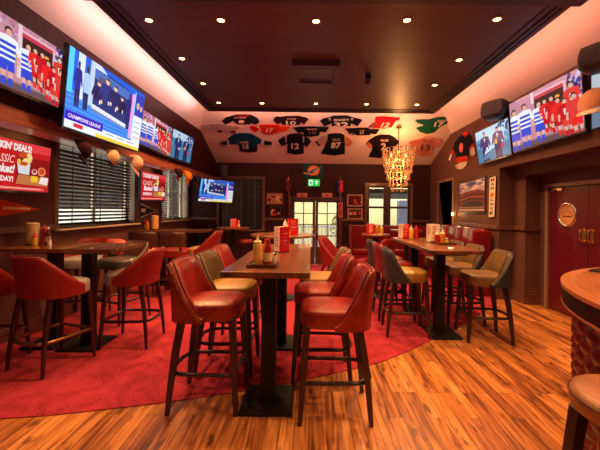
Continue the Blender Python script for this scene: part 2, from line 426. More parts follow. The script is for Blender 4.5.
def blind(label, Y, m, tilt, pitch, group=None, z1=WZ1 - .02, z0=WZ0 + .02, x=XL - .075, w=.05):
    b = thing('window_blind', label, 'blind', (x, (Y[0] + Y[1]) / 2, z0)); s = MB()
    n = int((z1 - .05 - z0 - .02) / pitch); c, q = math.cos(tilt) * w / 2, math.sin(tilt) * w / 2
    for i in range(n):
        z = z0 + .03 + i * pitch
        s.hexa([(x - c, Y[0], z - q - .001), (x + c, Y[0], z + q - .001), (x + c, Y[1], z + q - .001), (x - c, Y[1], z - q - .001),
                (x - c, Y[0], z - q + .001), (x + c, Y[0], z + q + .001), (x + c, Y[1], z + q + .001), (x - c, Y[1], z - q + .001)])
    s.build('slats', m, b, world=True)
    MB().box(x - .028, x + .028, Y[0], Y[1], z1 - .045, z1).build('head_rail', m, b, world=True, bevel=.004)
    MB().box(x - .022, x + .022, Y[0], Y[1], z0, z0 + .018).build('bottom_rail', m, b, world=True, bevel=.004)
    k = max(2, round((Y[1] - Y[0]) / .55))
    for i in range(k):
        y = Y[0] + (Y[1] - Y[0]) * (i + .5) / k
        MB().box(x + .027, x + .030, y - .009, y + .009, z0 + .01, z1 - .02).build('ladder_tape', m, b, world=True)
    return b
slat_m = mat('dark_brown_slat', (.045, .032, .025), .25, var=.15, coat=.4)
slat2_m = mat('cream_slat', (.55, .53, .47), .4, var=.06)
blind('dark brown slatted blind drawn over the big left window behind the pub table', (W1Y[0] + .03, W1Y[1] - .03), slat_m, R(38), .056)
ym = (W2Y[0] + W2Y[1]) / 2
blind('pale slatted blind on the near half of the further left window', (W2Y[0] + .03, ym - .05), slat2_m, R(30), .05)
blind('grey slatted blind on the half of the left window nearest the room corner', (ym + .05, W2Y[1] - .03), slat_m, R(20), .055)

def far_window(name, x0, x1, z0, z1, vb, hb, cas=trim_m):
    fr = MB(); y = YF; w = .075
    fr.box(x0 - w, x0, y - .035, y + .02, z0 - w, z1 + w).box(x1, x1 + w, y - .035, y + .02, z0 - w, z1 + w).box(x0, x1, y - .035, y + .02, z1, z1 + w).box(x0, x1, y - .035, y + .02, z0 - w, z0)
    o = struct(fr.build(name, cas, bevel=.008))
    b = MB()
    for p, q in vb: b.box(p, q, y + .05, y + .10, z0, z1)
    for p, q in hb: b.box(x0, x1, y + .055, y + .095, p, q)
    b.build('window_frame', mat('dark_sash', (.035, .018, .016), .4), o)
    MB().add([(x0, y + .075, z0), (x1, y + .075, z0), (x1, y + .075, z1), (x0, y + .075, z1)], [(0, 1, 2, 3)]).build('window_pane', glass_m, o)
    MB().box(x0 - .1, x1 + .1, y - .07, y + .05, z0 - .035, z0).build('window_sill', cas, o, bevel=.006)
    return o
x0, x1, z0, z1 = W2F; xm = (x0 + x1) / 2
far_window('window_3', x0, x1, z0, z1, ((x0, x0 + .06), (x1 - .06, x1), (xm + .12, xm + .18)), ((z0, z0 + .06), (z1 - .06, z1), (z0 + .68, z0 + .73)))
x0, x1, z0, z1 = W3; xa, xb = fp(384, 205).x, fp(391, 205).x
far_window('window_4', x0, x1, z0, z1, ((x0, x0 + .06), (xa, xb), (x1 - .05, x1)), ((z0, z0 + .06), (z1 - .05, z1), (fp(390, 207.5).z - .03, fp(390, 207.5).z + .03)))

# slats across the far left window (hang in the room plane of that wall)
def far_blind(label, x0, x1, z0, z1, m, pitch=.06):
    y = YF + .03; b = thing('window_blind', label, 'blind', ((x0 + x1) / 2, y, z0)); s = MB()
    z = z0 + .03; c, q = .012, .022
    while z < z1 - .05:
        s.hexa([(x0, y - c, z + q - .001), (x1, y - c, z + q - .001), (x1, y + c, z - q - .001), (x0, y + c, z - q - .001), (x0, y - c, z + q + .001), (x1, y - c, z + q + .001), (x1, y + c, z - q + .001), (x0, y + c, z - q + .001)])
        z += pitch
    s.build('slats', m, b, world=True)
    MB().box(x0, x1, y - .02, y + .02, z1 - .04, z1).build('head_rail', m, b, world=True)
    for i in range(3):
        xx = x0 + (x1 - x0) * (i + .5) / 3; MB().box(xx - .008, xx + .008, y - .017, y - .014, z0 + .02, z1 - .02).build('ladder_tape', mat('grey_tape', (.12, .10, .09), .6), b, world=True)
far_blind('black slatted blind in the far wall window beside the corner television', W2F[0] + .01, W2F[1] - .01, W2F[2] + .01, W2F[3] - .005, mat('black_slat', (.03, .024, .022), .3, var=.2))

# ---------- doors ----------
# glazed double door to the terrace in the far wall
fr = MB(); w = .085
fr.box(DX0 - w, DX0, YF - .04, YF + .1, 0, DZ1 + w).box(DX1, DX1 + w, YF - .04, YF + .1, 0, DZ1 + w).box(DX0, DX1, YF - .04, YF + .1, DZ1, DZ1 + w)
d1 = struct(fr.build('door_1', mat('dark_door_wood', (.075, .028, .02), .35, var=.2, coat=.2), bevel=.008))
door_wood = MATS['dark_door_wood']
xm = (DX0 + DX1) / 2
for a, b in ((DX0, xm - .003), (xm + .003, DX1)):
    l = MB(); y0, y1 = YF + .03, YF + .075; st = .07; zt = DZ1 - .05; zb = fp(315, 247).z
    l.box(a, a + st, y0, y1, .01, DZ1).box(b - st, b, y0, y1, .01, DZ1).box(a + st, b - st, y0, y1, zt, DZ1).box(a + st, b - st, y0, y1, zb - .12, zb).box(a + st, b - st, y0, y1, .01, .2).box(a + st, b - st, y0 + .012, y1 - .012, .2, zb - .12)
    lf = l.build('door_leaf', door_wood, d1, bevel=.004)
    g = MB(); xc = (a + b) / 2; g.box(xc - .013, xc + .013, y0 + .006, y1 - .006, zb, zt)
    for k in (1, 2, 3): zz = zb + (zt - zb) * k / 4; g.box(a + st, b - st, y0 + .008, y1 - .008, zz - .013, zz + .013)
    g.build('glazing_bars', door_wood, lf)
    MB().add([(a + st, y0 + .022, zb), (b - st, y0 + .022, zb), (b - st, y0 + .022, zt), (a + st, y0 + .022, zt)], [(0, 1, 2, 3)]).build('door_pane', glass_m, lf)
    hx = b - .05 if a == DX0 else a + .05
    h = MB().box(hx - .02, hx + .02, y0 - .01, y0, .88, 1.08); h.tube([(hx, y0 - .01, .98), (hx, y0 - .05, .98), (hx - .1 if a == DX0 else hx + .1, y0 - .05, .98)], .009)
    h.build('door_handle', brass_m, lf)
# maroon double door with portholes in the recess
red_door = mat('maroon_door_paint', (.10, .004, .012), .38, var=.08, vscale=2, coat=.3)
x = DRX; fr = MB()
fr.box(x - .03, x + .08, 5.24, 5.30, 0, 1.95).box(x - .03, x + .08, 3.70, 3.76, 0, 1.95).box(x - .03, x + .08, 3.76, 5.24, 1.89, 1.95)
d2 = struct(fr.build('door_2', mat('pale_brown_frame', (.24, .15, .11), .4, var=.1), bevel=.006))
for a, b in ((4.503, 5.238), (3.762, 4.497)):
    lf = MB().box(x + .005, x + .05, a, b, .012, 1.885).build('door_leaf', red_door, d2, bevel=.004)
    yc, zc = (a + b) / 2, 1.475
    ring = MB(); n = 32
    ring.tube([(x - .002, yc + .165 * math.cos(2 * PI * i / n), zc + .165 * math.sin(2 * PI * i / n)) for i in range(n)], .022, 10, True)
    pr = ring.build('porthole_ring', steel_m, lf, smooth=True)
    gl = MB(); gl.prism([(x - .004, yc + .15 * math.cos(2 * PI * i / n), zc + .15 * math.sin(2 * PI * i / n)) for i in range(n)], (.008, 0, 0))
    gl.build('porthole_glass', mat('amber_porthole_glass', (.55, .22, .07), .22, var=.35, vscale=5, coat=.5), pr)
    # the arched line and bar seen on the glass
    ar = MB(); ar.tube([(x - .006, yc + .10 * math.cos(t), zc - .02 + .075 * math.sin(t)) for t in [PI * i / 12 for i in range(13)]], .004, 6); ar.box(x - .007, x - .004, yc - .085, yc + .085, zc - .035, zc - .015)
    ar.build('porthole_print', mat('dark_print', (.16, .05, .02), .5), pr)
    hy = a + .065 if a > 4.4 else b - .065
    h = MB(); h.box(x - .004, x + .005, hy - .032, hy + .032, 1.09, 1.29)
    h.tube([(x - .004, hy, 1.12), (x - .055, hy, 1.125), (x - .06, hy, 1.14), (x - .06, hy, 1.25), (x - .055, hy, 1.265), (x - .004, hy, 1.27)], .013, 8)
    h.build('pull_handle', brass_m, lf, smooth=True)
    MB().box(x - .02, x + .005, a + .06 if a < 4.4 else b - .28, a + .28 if a < 4.4 else b - .06, 1.83, 1.875).build('door_closer', brass_m, lf, bevel=.004)
    for hz in (.25, 1.1, 1.7):
        hh = b if a > 4.4 else a
        MB().box(x - .006, x + .005, hh - .02, hh + .006, hz - .05, hz + .05).build('hinge', brass_m, lf)
# opening to the dark passage on the right, cased
m = MB(); w = .06
m.box(XR - .025, XR + .26, D2Y[0] - w, D2Y[0], 0, 2.22 + w).box(XR - .025, XR + .26, D2Y[1], D2Y[1] + w, 0, 2.22 + w).box(XR - .025, XR + .26, D2Y[0], D2Y[1], 2.22, 2.22 + w)
struct(m.build('door_3', MATS['pale_brown_frame'], bevel=.006))

# ---------- what stands outside the windows ----------
render_m = mat('pale_render', (.88, .76, .40), .8, var=.08, vscale=2)
struct(MB().box(-20, 20, YF + .2, 32, -.12, -.02).box(-20, -3.6, -6, YF + .2, -.12, -.02).build('exterior_ground', mat('paving', (.45, .42, .34), .8, var=.12)))
o = MB().box(-3.2, 8, 13.2, 13.5, -.1, 3.0).build('garden_wall', render_m); tag(o, 'pale cream rendered garden wall seen through the far glazed doors', 'wall')
fn = thing('metal_fence', 'low white upright bar railing outside the glazed doors', 'fence', (0, 11.0, -.02))
b = MB()
for i in range(27): b.box(-1.2 + i * .11, -1.155 + i * .11, 10.985, 11.015, -.02, .95)
b.build('bars', mat('white_rail_paint', (.7, .72, .75), .5), fn, world=True)
MB().box(-1.22, 1.72, 10.97, 11.03, .93, .99).box(-1.22, 1.72, 10.97, 11.03, .1, .15).build('rails', MATS['white_rail_paint'], fn, world=True)
pg = thing('terrace_pergola', 'dark slatted timber pergola outside the window right of the doors', 'pergola', (2.6, 10.6, -.02))
b = MB(); dw = mat('dark_pergola_timber', (.06, .045, .04), .6, var=.2)
for i in range(6): b.box(1.3, 4.6, 9.9 + i * .36, 10.0 + i * .36, 2.02, 2.16)
b.build('slats', dw, pg, world=True)
for px_ in (1.35, 4.5): MB().box(px_ - .05, px_ + .05, 11.6, 11.7, -.02, 2.02).build('post', dw, pg, world=True)
MB().box(1.3, 4.6, 11.6, 11.7, 1.92, 2.02).build('beam', dw, pg, world=True)
o = MB().box(3.24, 4.3, 12.2, 12.6, -.02, 1.9).build('garden_shed', mat('slate_blue_board', (.12, .13, .2), .7), bevel=.02); tag(o, 'slate blue shed side showing through the right window', 'shed')
o = MB().box(-5.2, -1.25, 10.6, 11, -.1, 4).build('dark_window_block', mat('dark_brick', (.022, .016, .012), .8, var=.25, vscale=3)); tag(o, 'added dark block close behind the black blind keeping the far left window dark', 'shed')  # dark block added to keep the view through this blind dark
o = MB().box(-9.3, -9.1, 6, 17.6, -.1, 1.42).build('white_yard_wall', mat('white_render', (.48, .48, .45), .8, var=.1, vscale=1)); tag(o, 'low white yard wall showing through the lower slats of the big left blind', 'wall')
o = MB().box(-12, -9.8, 4, 17.4, -.1, 6).build('neighbour_house', mat('dark_brick', (.022, .016, .012), .8, var=.25, vscale=3)); tag(o, 'dark brick house side beyond the big left blind', 'house')
o = MB().box(-12, -8.6, 17.8, 30, -.1, 7).build('neighbour_house', MATS['white_render']); tag(o, 'white rendered house wall glimpsed through the further left window', 'house')
def bush(name, label, x, y, r, h, n=260):
    rd = random.Random(x * 7 + y); o = thing(name, label, 'bush', (x, y, -.02)); lf = MB()
    for i in range(n):
        a, b_, k = rd.uniform(0, 2 * PI), rd.uniform(-.4, 1), rd.uniform(.7, 1)
        rr = math.sqrt(max(0, 1 - b_ * b_)) * r * k; c = Vector((x + rr * math.cos(a), y + rr * math.sin(a), h * .55 + b_ * h * .45 * k))
        u = Vector((rd.uniform(-1, 1), rd.uniform(-1, 1), rd.uniform(-1, 1))).normalized(); w_ = u.cross(Vector((.3, .5, .8))).normalized(); s_ = r * .22
        lf.add([c - u * s_, c + w_ * s_ * .5, c + u * s_, c - w_ * s_ * .5], [(0, 1, 2, 3)])
    lf.build('leaves', mat('olive_leaves', (.26, .25, .09), .6, var=.4, vscale=4), o, world=True, fixn=False)
    MB().bar((x, y, -.02), (x, y, h * .6), .05, .03).build('stem', dw, o, world=True)
bush('garden_bush', 'olive green bush against the cream garden wall beyond the right door leaf', 1.05, 12.3, .34, 1.5, 150)
# ---------- furniture ----------
leg_m = mat('dark_stained_legs', (.030, .009, .007), .35, var=.25, coat=.25)
red_l = mat('worn_red_leather', (.25, .016, .013), .34, var=.4, vscale=7, bump=.18, bscale=90, coat=.15)
red_s = mat('smooth_red_shell', (.24, .010, .010), .42, var=.12, vscale=5, bump=.08, bscale=120)
gold_l = mat('mustard_seat_leather', (.36, .20, .045), .4, var=.2, vscale=7, bump=.15, bscale=90)
olive_l = mat('olive_brown_leather', (.10, .060, .022), .4, var=.2, vscale=7, bump=.15, bscale=90)
grey_l = mat('charcoal_leather', (.028, .028, .029), .42, var=.2, vscale=7, bump=.15, bscale=90)
mar_l = mat('maroon_leather', (.15, .014, .018), .4, var=.2, vscale=7, bump=.15, bscale=90)
tan_l = mat('tan_brown_leather', (.16, .088, .030), .4, var=.22, vscale=7, bump=.15, bscale=90)
pale_l = mat('grey_seat_leather', (.34, .30, .28), .35, var=.15, vscale=7, coat=.2)
brown_l = mat('dark_brown_leather', (.075, .030, .018), .4, var=.2, vscale=7)
dkred_l = mat('dark_red_seat', (.26, .018, .016), .35, var=.2, vscale=7)
gilt_m = mat('old_brass_foot_rail', (.32, .17, .07), .3, .8, var=.1)
dark_rail = mat('black_foot_rail', (.035, .022, .020), .3, .3, var=.1, coat=.3)
stud_m = mat('antique_studs', (.35, .18, .09), .3, .9)

def stool(label, loc, face, back, seat, piping=None, style='wing', foot=None, group=None, h=(.80, 1.12), w=.47, d=.45, studs=False, name='bar_stool', inner=None, legs=True):
    """upholstered high stool facing local +x; face = compass angle it looks along"""
    o = thing(name, label, 'bar stool' if name == 'bar_stool' else 'chair', (loc[0], loc[1], FL(loc)), face, group)
    sz, bz = h; st = .125; rx, ry = d / 2, w / 2
    s = MB(); e = 4.0
    s.lathe([(.90, sz - st), (.985, sz - st + .004), (1.0, sz - st + .02), (1.0, sz - .026), (.985, sz - .010), (.93, sz), (.6, sz + .012), (.2, sz + .018)], n=36, e=e, sx=rx, sy=ry)
    s.build('seat', seat, o, smooth=60)
    # back shell sweeping down into the sides
    b = MB(); t0 = R({'wing': 92, 'shell': 72, 'panel': 128}[style]); n = 40; th = .052 if style == 'wing' else .034
    if style == 'panel': th = .03
    drop0, drop1 = (R(134), R(62)) if style == 'wing' else (R(140), R(64))
    rows = []; top = []
    for i in range(n + 1):
        a = t0 + (2 * PI - 2 * t0) * i / n
        ca, sa = math.cos(a), math.sin(a); ex = 3.6 if style == 'wing' else 2.8
        k = (abs(ca) ** ex + abs(sa) ** ex) ** (-1 / ex)
        dd = abs(a - PI)                                  # 0 at the middle of the back
        t = min(1, max(0, (dd - (PI - drop0)) / ((PI - t0) - (PI - drop0)))) if style != 'panel' else 0
        t = 1 - (1 - t) ** (1.35 if style == 'shell' else 1.6)
        zt = bz + (sz - (.085 if style == 'wing' else .03) - bz) * t - (.025 * (dd / 1.2) ** 2 if style == 'panel' else 0)
        zb = sz - st + .005 if style != 'panel' else sz + .06
        col = []
        def P(z, out):
            f = max(0, (z - sz + .05)); lean = (.10 if style == 'wing' else .20) * f * max(0, -ca) ; fl = 1 + (.02 if style == 'wing' else .10) * f
            r_ = k * fl
            return Vector(((rx + out) * ca * r_ - lean, (ry + out) * sa * r_, z))
        zs = [zb + (zt - .012 - zb) * q for q in (0, .2, .4, .6, .8, 1)]
        for z in zs: col.append(P(z, th))
        col.append(P(zt - .003, th * .82)); col.append(P(zt, th * .5)); col.append(P(zt - .003, th * .18))
        puff = (lambda q: .0) if style != 'wing' else (lambda q: -.022 * math.sin(PI * q) * (1 - t))
        for q, z in list(zip((0, .2, .4, .6, .8, 1), zs))[::-1]: col.append(P(z, -.004 + puff(q)))
        rows.append(col); top.append(P(zt + .002, th * .5))
    b.rings(rows)
    bk = b.build('backrest', back, o, smooth=60)
    if piping: MB().tube(top, .0075, 6).build('piping', piping, bk, smooth=True)
    if inner:                                           # front lining of another hide
        r2 = []
        for row in rows[2:-2]: r2.append([p + Vector((.004, 0, 0)) * 1.0 for p in row[9:]])
        li = MB(); cols = [[p for p in r] for r in r2]
        li.rings(cols, close=False, cap0=False, cap1=False); li.build('back_lining', inner, bk, smooth=60)
    if studs:
        sm = MB()
        src = [r_[5] + (r_[5] - r_[10]) * .05 + Vector((0, 0, -.012)) for r_ in rows]
        bead = []
        for p_, q_ in zip(src[:-1], src[1:]): bead += [p_.lerp(q_, k / 4) for k in range(4)]
        sm.tube(bead, [.0055 if k % 2 else .002 for k in range(len(bead))], 6)
        sm.build('stud_trim', stud_m, bk)
    if style == 'panel':
        for sgn in (-1, 1): MB().bar((-rx * .86, sgn * ry * .62, sz - .06), (-rx * 1.06, sgn * ry * .70, sz + .20), .028, .022).build('back_post', leg_m, o)
    # legs
    fz = .285 if sz > .7 else None
    zt = sz - st + .02; spx, spy = rx * .80, ry * .80; fx, fy, bx = rx * .98, ry * .96, rx * 1.18
    tops, feet = [], []
    for sx_, sy_ in ((1, 1), (-1, 1), (-1, -1), (1, -1)):
        a = Vector((sx_ * spx, sy_ * spy, zt)); f = Vector(((fx if sx_ > 0 else -bx), sy_ * fy, 0))
        tops.append(a); feet.append(f)
        l = MB(); rows_ = []
        for q, ww in ((0, .052), (.35, .048), (.7, .040), (1, .031)):
            p = a.lerp(f, q) + Vector((-sx_ * .012 * math.sin(PI * q) if sx_ < 0 else 0, 0, 0)) * -1
            ww *= .8 if style == 'shell' else 1; rows_.append([p + Vector((i * ww / 2, j * ww / 2, 0)) for i, j in ((-1, -1), (1, -1), (1, 1), (-1, 1))])
        l.rings(rows_[::-1]).build('leg', leg_m, o, bevel=.005, seg=1)
    if fz:
        q = [tops[i].lerp(feet[i], (zt - fz) / zt) for i in range(4)]
        path = [q[0]]
        nb = 10
        A, B = q[1], q[2]; mid = (A + B) / 2; hw = (A.y - B.y) / 2
        for i in range(nb + 1):
            t = PI / 2 + PI * i / nb
            path.append(Vector((mid.x + .09 + math.cos(t) * .14, hw * .97 * math.copysign(abs(math.sin(t)) ** .6, math.sin(t)), fz)))
        path.append(q[3])
        r = MB(); r.tube(path, .0165, 8, closed=True); r.build('footrest', foot or dark_rail, o, smooth=True)
    return o
def FL(loc): return .008 if len(loc) < 3 else loc[2]

def pub_table(label, x0, x1, y0, y1, posts, plates, z=1.08, name='pub_table', m=None, group=None, th=.042):
    o = thing(name, label, 'table', ((x0 + x1) / 2, (y0 + y1) / 2, .008), group=group)
    MB().box(x0, x1, y0, y1, z - th, z).build('tabletop', m or table_m, o, world=True, bevel=.006)
    for px, py in posts: MB().box(px - .055, px + .055, py - .055, py + .055, .03, z - th).build('post', iron_m, o, world=True, bevel=.006)
    for a, b, c, d in plates: MB().box(a, b, c, d, .008, .03).build('base_plate', iron_m, o, world=True, bevel=.006)
    MB().box(x0 + .1, x1 - .1, y0 + .15, y1 - .15, z - th - .03, z - th + .001).build('under_frame', iron_m, o, world=True)
    return o
def round_table(label, x, y, r, z=1.08, group=None, name='round_pub_table'):
    o = thing(name, label, 'table', (x, y, .008), group=group)
    MB().lathe([(r - .02, z - .038), (r, z - .03), (r, z - .006), (r - .008, z), (.02, z)], n=48).build('tabletop', table_m, o, smooth=30)
    MB().lathe([(.045, .02), (.045, z - .036)], n=16).build('post', iron_m, o, smooth=30)
    MB().lathe([(.24, 0), (.24, .012), (.20, .022), (.05, .03), (.045, .03)], n=32).build('base_plate', iron_m, o, smooth=30)
    MB().lathe([(.05, z - .07), (.18, z - .045), (.18, z - .037)], n=20).build('top_flange', iron_m, o, smooth=30)
    return o
iron_m = mat('black_iron', (.010, .008, .008), .5, .0, spec=.25, var=.15)
def table_wood():
    m = mat('varnished_table_boards', (.145, .044, .017), .32, var=.75, vscale=1.2, stretch=(10, .5, 3), coat=.25)
    return m
table_m = table_wood()
table_x = mat('varnished_boards_crosswise', (.125, .042, .018), .2, var=.7, vscale=1.2, stretch=(.5, 10, 3), coat=.4)

E, Wt, S, Nn = 0, PI, -PI / 2, PI / 2
# --- front table and its six stools
pub_table('dark boarded high pub table standing in the middle foreground between red stools', -.605, 0, 2.23, 4.10, ((-.315, 2.60), (-.315, 3.72)), ((-.51, -.125, 2.40, 2.80), (-.51, -.125, 3.52, 3.92)))
G1 = 'stools along the front table'
ax = -.745
stool('worn red leather bar stool at front left corner of the middle foreground table', (ax - .008, 2.63, .001), E, red_l, red_l, mar_l, studs=True, w=.45, d=.46, h=(.80, 1.10))
stool('bar stool with olive brown back and mustard seat, left of the middle foreground table', (ax, 3.17), E, olive_l, gold_l, brown_l, w=.45, d=.46, h=(.79, 1.075))
stool('red leather bar stool third along the left side of the middle foreground table', (ax - .02, 3.74), E, red_l, red_l, mar_l, w=.45, d=.46, h=(.79, 1.075))
stool('worn red leather bar stool nearest the camera on the right of the foreground table', (.165, 2.53, .001), Wt, red_l, red_l, mar_l, studs=False, w=.45, d=.46, h=(.79, 1.075))
stool('red leather bar stool second along the right side of the foreground table', (.085, 3.07), Wt, red_l, red_l, mar_l, w=.45, d=.46, h=(.79, 1.075))
stool('bar stool with brown back and mustard seat, furthest right along the foreground table', (.118, 3.62), Wt, tan_l, gold_l, brown_l, w=.45, d=.46, h=(.79, 1.075))

# --- left table by the big window
pub_table('dark high pub table standing across the left edge of the picture below the food screen', -3.2, -1.99, 3.33, 3.98, ((-2.40, 3.62), (-2.80, 3.66)), ((-2.62, -2.215, 3.42, 3.84), (-3.02, -2.66, 3.46, 3.86)), m=table_x)
stool('smooth red tub stool seen from behind in front of the left pub table', (-2.44, 3.20), R(72), red_s, pale_l, red_s, style='shell', foot=gilt_m, h=(.79, 1.045), w=.48)
stool('smooth red tub stool cut off by the left edge of the picture', (-3.07, 3.16), R(90), red_s, pale_l, red_s, style='shell', foot=gilt_m, h=(.79, 1.045), w=.48)
stool('smooth red tub stool with grey seat standing at the right end of the left table', (-1.99, 3.73), R(182), red_s, pale_l, gilt_m, style='shell', h=(.79, 1.04), w=.48)
stool('tub stool with brown back and black cushion tucked behind the left pub table', (-2.53, 4.46), R(-110), brown_l, mat('black_glossy_seat', (.06, .055, .055), .3, coat=.4), brown_l, style='shell', h=(.82, 1.02), w=.48)
stool('red backed tub stool partly hidden behind the post of the left pub table', (-3.05, 4.50), R(-80), red_s, pale_l, red_s, style='shell', h=(.82, 1.05), w=.46)
pl = thing('throw_cushion', 'red and cream striped cushion propped on the black seat behind the left table', 'cushion', (-2.68, 4.58, .845))
c = MB(); c.lathe([(.02, -.05), (.6, -.045), (.95, -.01), (1, 0), (.95, .01), (.6, .045), (.02, .05)], n=28, e=3.5, sx=.125, sy=.115)
q = Matrix.Rotation(R(70), 3, 'X') @ Matrix.Rotation(R(20), 3, 'Y'); c.v = [q @ p + Vector((0, 0, .115)) for p in c.v]
c.build('cushion_cover', mat('striped_cushion', (.45, .05, .04), .7, var=.75, vscale=2, stretch=(9, .5, .5)), pl, smooth=60)

# --- second left table under the far left window
pub_table('narrow high table against the left wall below the smaller food screen', -3.3, -2.02, 6.30, 6.95, ((-2.95, 6.6), (-2.25, 6.6)), ((-3.15, -2.75, 6.4, 6.8), (-2.45, -2.05, 6.4, 6.8)), m=table_x)
stool('dark panel backed bar chair on the left before the narrow wall table', (-2.86, 5.86), R(90), brown_l, dkred_l, leg_m, style='panel', h=(.78, 1.09))
stool('dark panel backed bar chair on the right before the narrow wall table', (-2.36, 5.86), R(90), brown_l, dkred_l, leg_m, style='panel', h=(.78, 1.09))
stool('red winged stool with mustard seat at the end of the narrow wall table', (-1.93, 6.0), R(180), red_s, gold_l, gilt_m, style='shell', h=(.80, 1.10), w=.46)
# --- far left round table
round_table('small round pub table in front of the black blind on the far wall', -1.78, 7.6, .37)
def round_stool(label, x, y, z, r, cover, foot=True):
    o = thing('round_stool', label, 'stool', (x, y, .008))
    MB().lathe([(r * .9, z - .09), (r, z - .075), (r, z - .03), (r * .93, z - .008), (r * .6, z), (.02, z + .003)], n=28).build('seat', cover, o, smooth=40)
    for a in range(4):
        t = PI / 4 + a * PI / 2
        MB().bar((math.cos(t) * r * .7, math.sin(t) * r * .7, z - .085), (math.cos(t) * r * 1.05, math.sin(t) * r * 1.05, 0), .036, .026).build('leg', leg_m, o)
    if foot:
        rr = r * .95; MB().tube([(rr * math.cos(2 * PI * i / 20), rr * math.sin(2 * PI * i / 20), .28) for i in range(20)], .011, 6, True).build('footrest', dark_rail, o, smooth=True)
    return o
round_stool('round red topped stool right of the small round table by the far window', -1.55, 7.75, .80, .19, dkred_l)
round_stool('round red topped stool left of the small round table by the far window', -2.32, 7.95, .80, .19, dkred_l)
# --- middle round table
round_table('round high pub table with menus behind the long foreground table', -.47, 5.62, .54)

# --- right table and its six stools
pub_table('long high pub table on the right between charcoal and tan stools', 1.30, 1.86, 3.58, 5.32, ((1.59, 4.10), (1.57, 5.05)), ((1.44, 1.79, 3.88, 4.33), (1.44, 1.77, 4.84, 5.26)))
stool('charcoal backed bar stool with mustard seat nearest on the left of the right table', (1.20, 4.13), R(-4), grey_l, gold_l, grey_l, w=.45, d=.45, h=(.77, 1.03))
stool('maroon backed bar stool second on the left of the right table', (1.20, 4.72), R(0), mar_l, red_l, mar_l, w=.45, d=.45, h=(.77, 1.03))
stool('charcoal backed bar stool furthest on the left of the right table', (1.20, 5.25), R(0), grey_l, gold_l, grey_l, w=.45, d=.45, h=(.77, 1.03))
stool('tan leather bar stool nearest on the right of the right table, over bare boards', (2.06, 4.0, .001), R(174), grey_l, tan_l, tan_l, inner=tan_l, w=.45, d=.45, h=(.77, 1.03))
stool('tan leather bar stool second on the right of the right table', (2.04, 4.60), R(180), grey_l, tan_l, tan_l, inner=tan_l, w=.45, d=.45, h=(.77, 1.03))
stool('tan leather bar stool furthest on the right of the right table', (2.04, 5.18), R(180), grey_l, tan_l, tan_l, inner=tan_l, w=.45, d=.45, h=(.77, 1.03))

# --- red lounge chairs and small table at the back
stool('low red tub chair on the left of the pair before the far red banquette', (.56, 6.85), R(-20), red_s, red_s, red_s, style='shell', h=(.50, .94), w=.56, d=.54, name='tub_chair')
stool('low red tub chair on the right of the pair before the far red banquette', (1.22, 6.72), R(150), red_s, red_s, red_s, style='shell', h=(.50, .94), w=.56, d=.54, name='tub_chair')
round_table('tiny round pub table with condiments before the far red banquette', 1.16, 5.95, .25)
round_table('round high table between the tall banquette and the passage doorway', 2.1, 7.3, .34)

# --- banquettes
bq_m = mat('glossy_red_vinyl', (.17, .005, .010), .24, var=.08, vscale=3, coat=.5, bump=.05, bscale=30)
def banquette(label, x0, x1, y0, y1, along, ztop, wall):
    o = thing('banquette', label, 'bench', ((x0 + x1) / 2, (y0 + y1) / 2, .008))
    n = max(2, round((x1 - x0 if along == 'x' else y1 - y0) / .85))
    if along == 'x':
        MB().box(x0, x1, y0 + .04, y1 - .1, .008, .40).build('base', bq_m, o, world=True, bevel=.01)
        for i in range(n):
            a, b = x0 + (x1 - x0) * i / n, x0 + (x1 - x0) * (i + 1) / n
            MB().box(a + .004, b - .004, y0, y1 - .12, .40, .53).build('seat_cushion', bq_m, o, world=True, bevel=.035, seg=3, smooth=50)
            MB().box(a + .004, b - .004, y1 - .15, y1, .40, ztop).build('back_cushion', bq_m, o, world=True, bevel=.035, seg=3, smooth=50)
        MB().box(x0 - .06, x0, y0 + .02, y1, .008, ztop + .02).build('end_panel', bq_m, o, world=True, bevel=.02, seg=3, smooth=50)
    else:
        MB().box(x0 + .04, x1 - .1, y0, y1, .008, .40).build('base', bq_m, o, world=True, bevel=.01)
        for i in range(n):
            a, b = y0 + (y1 - y0) * i / n, y0 + (y1 - y0) * (i + 1) / n
            MB().box(x0, x1 - .12, a + .004, b - .004, .40, .53).build('seat_cushion', bq_m, o, world=True, bevel=.035, seg=3, smooth=50)
            z = ztop
            MB().hexa([(x1 - .2, a + .004, .40), (x1 - .02, a + .004, .40), (x1 - .02, b - .004, .40), (x1 - .2, b - .004, .40), (x1 - .12, a + .004, z), (x1, a + .004, z), (x1, b - .004, z), (x1 - .12, b - .004, z)]).build('back_cushion', bq_m, o, world=True, bevel=.035, seg=3, smooth=50)
        MB().box(x0 + .25, x1, y0 - .07, y0, .008, ztop - .04).build('end_panel', bq_m, o, world=True, bevel=.02, seg=3, smooth=50)
    return o
banquette('glossy red banquette running under the window along the far wall', 1.06, 3.15, 8.42, 9.04, 'x', 1.12, 'far')
banquette('glossy red high backed banquette along the right wall below the stadium picture', 2.62, 3.2, 5.95, 8.36, 'y', 1.20, 'right')

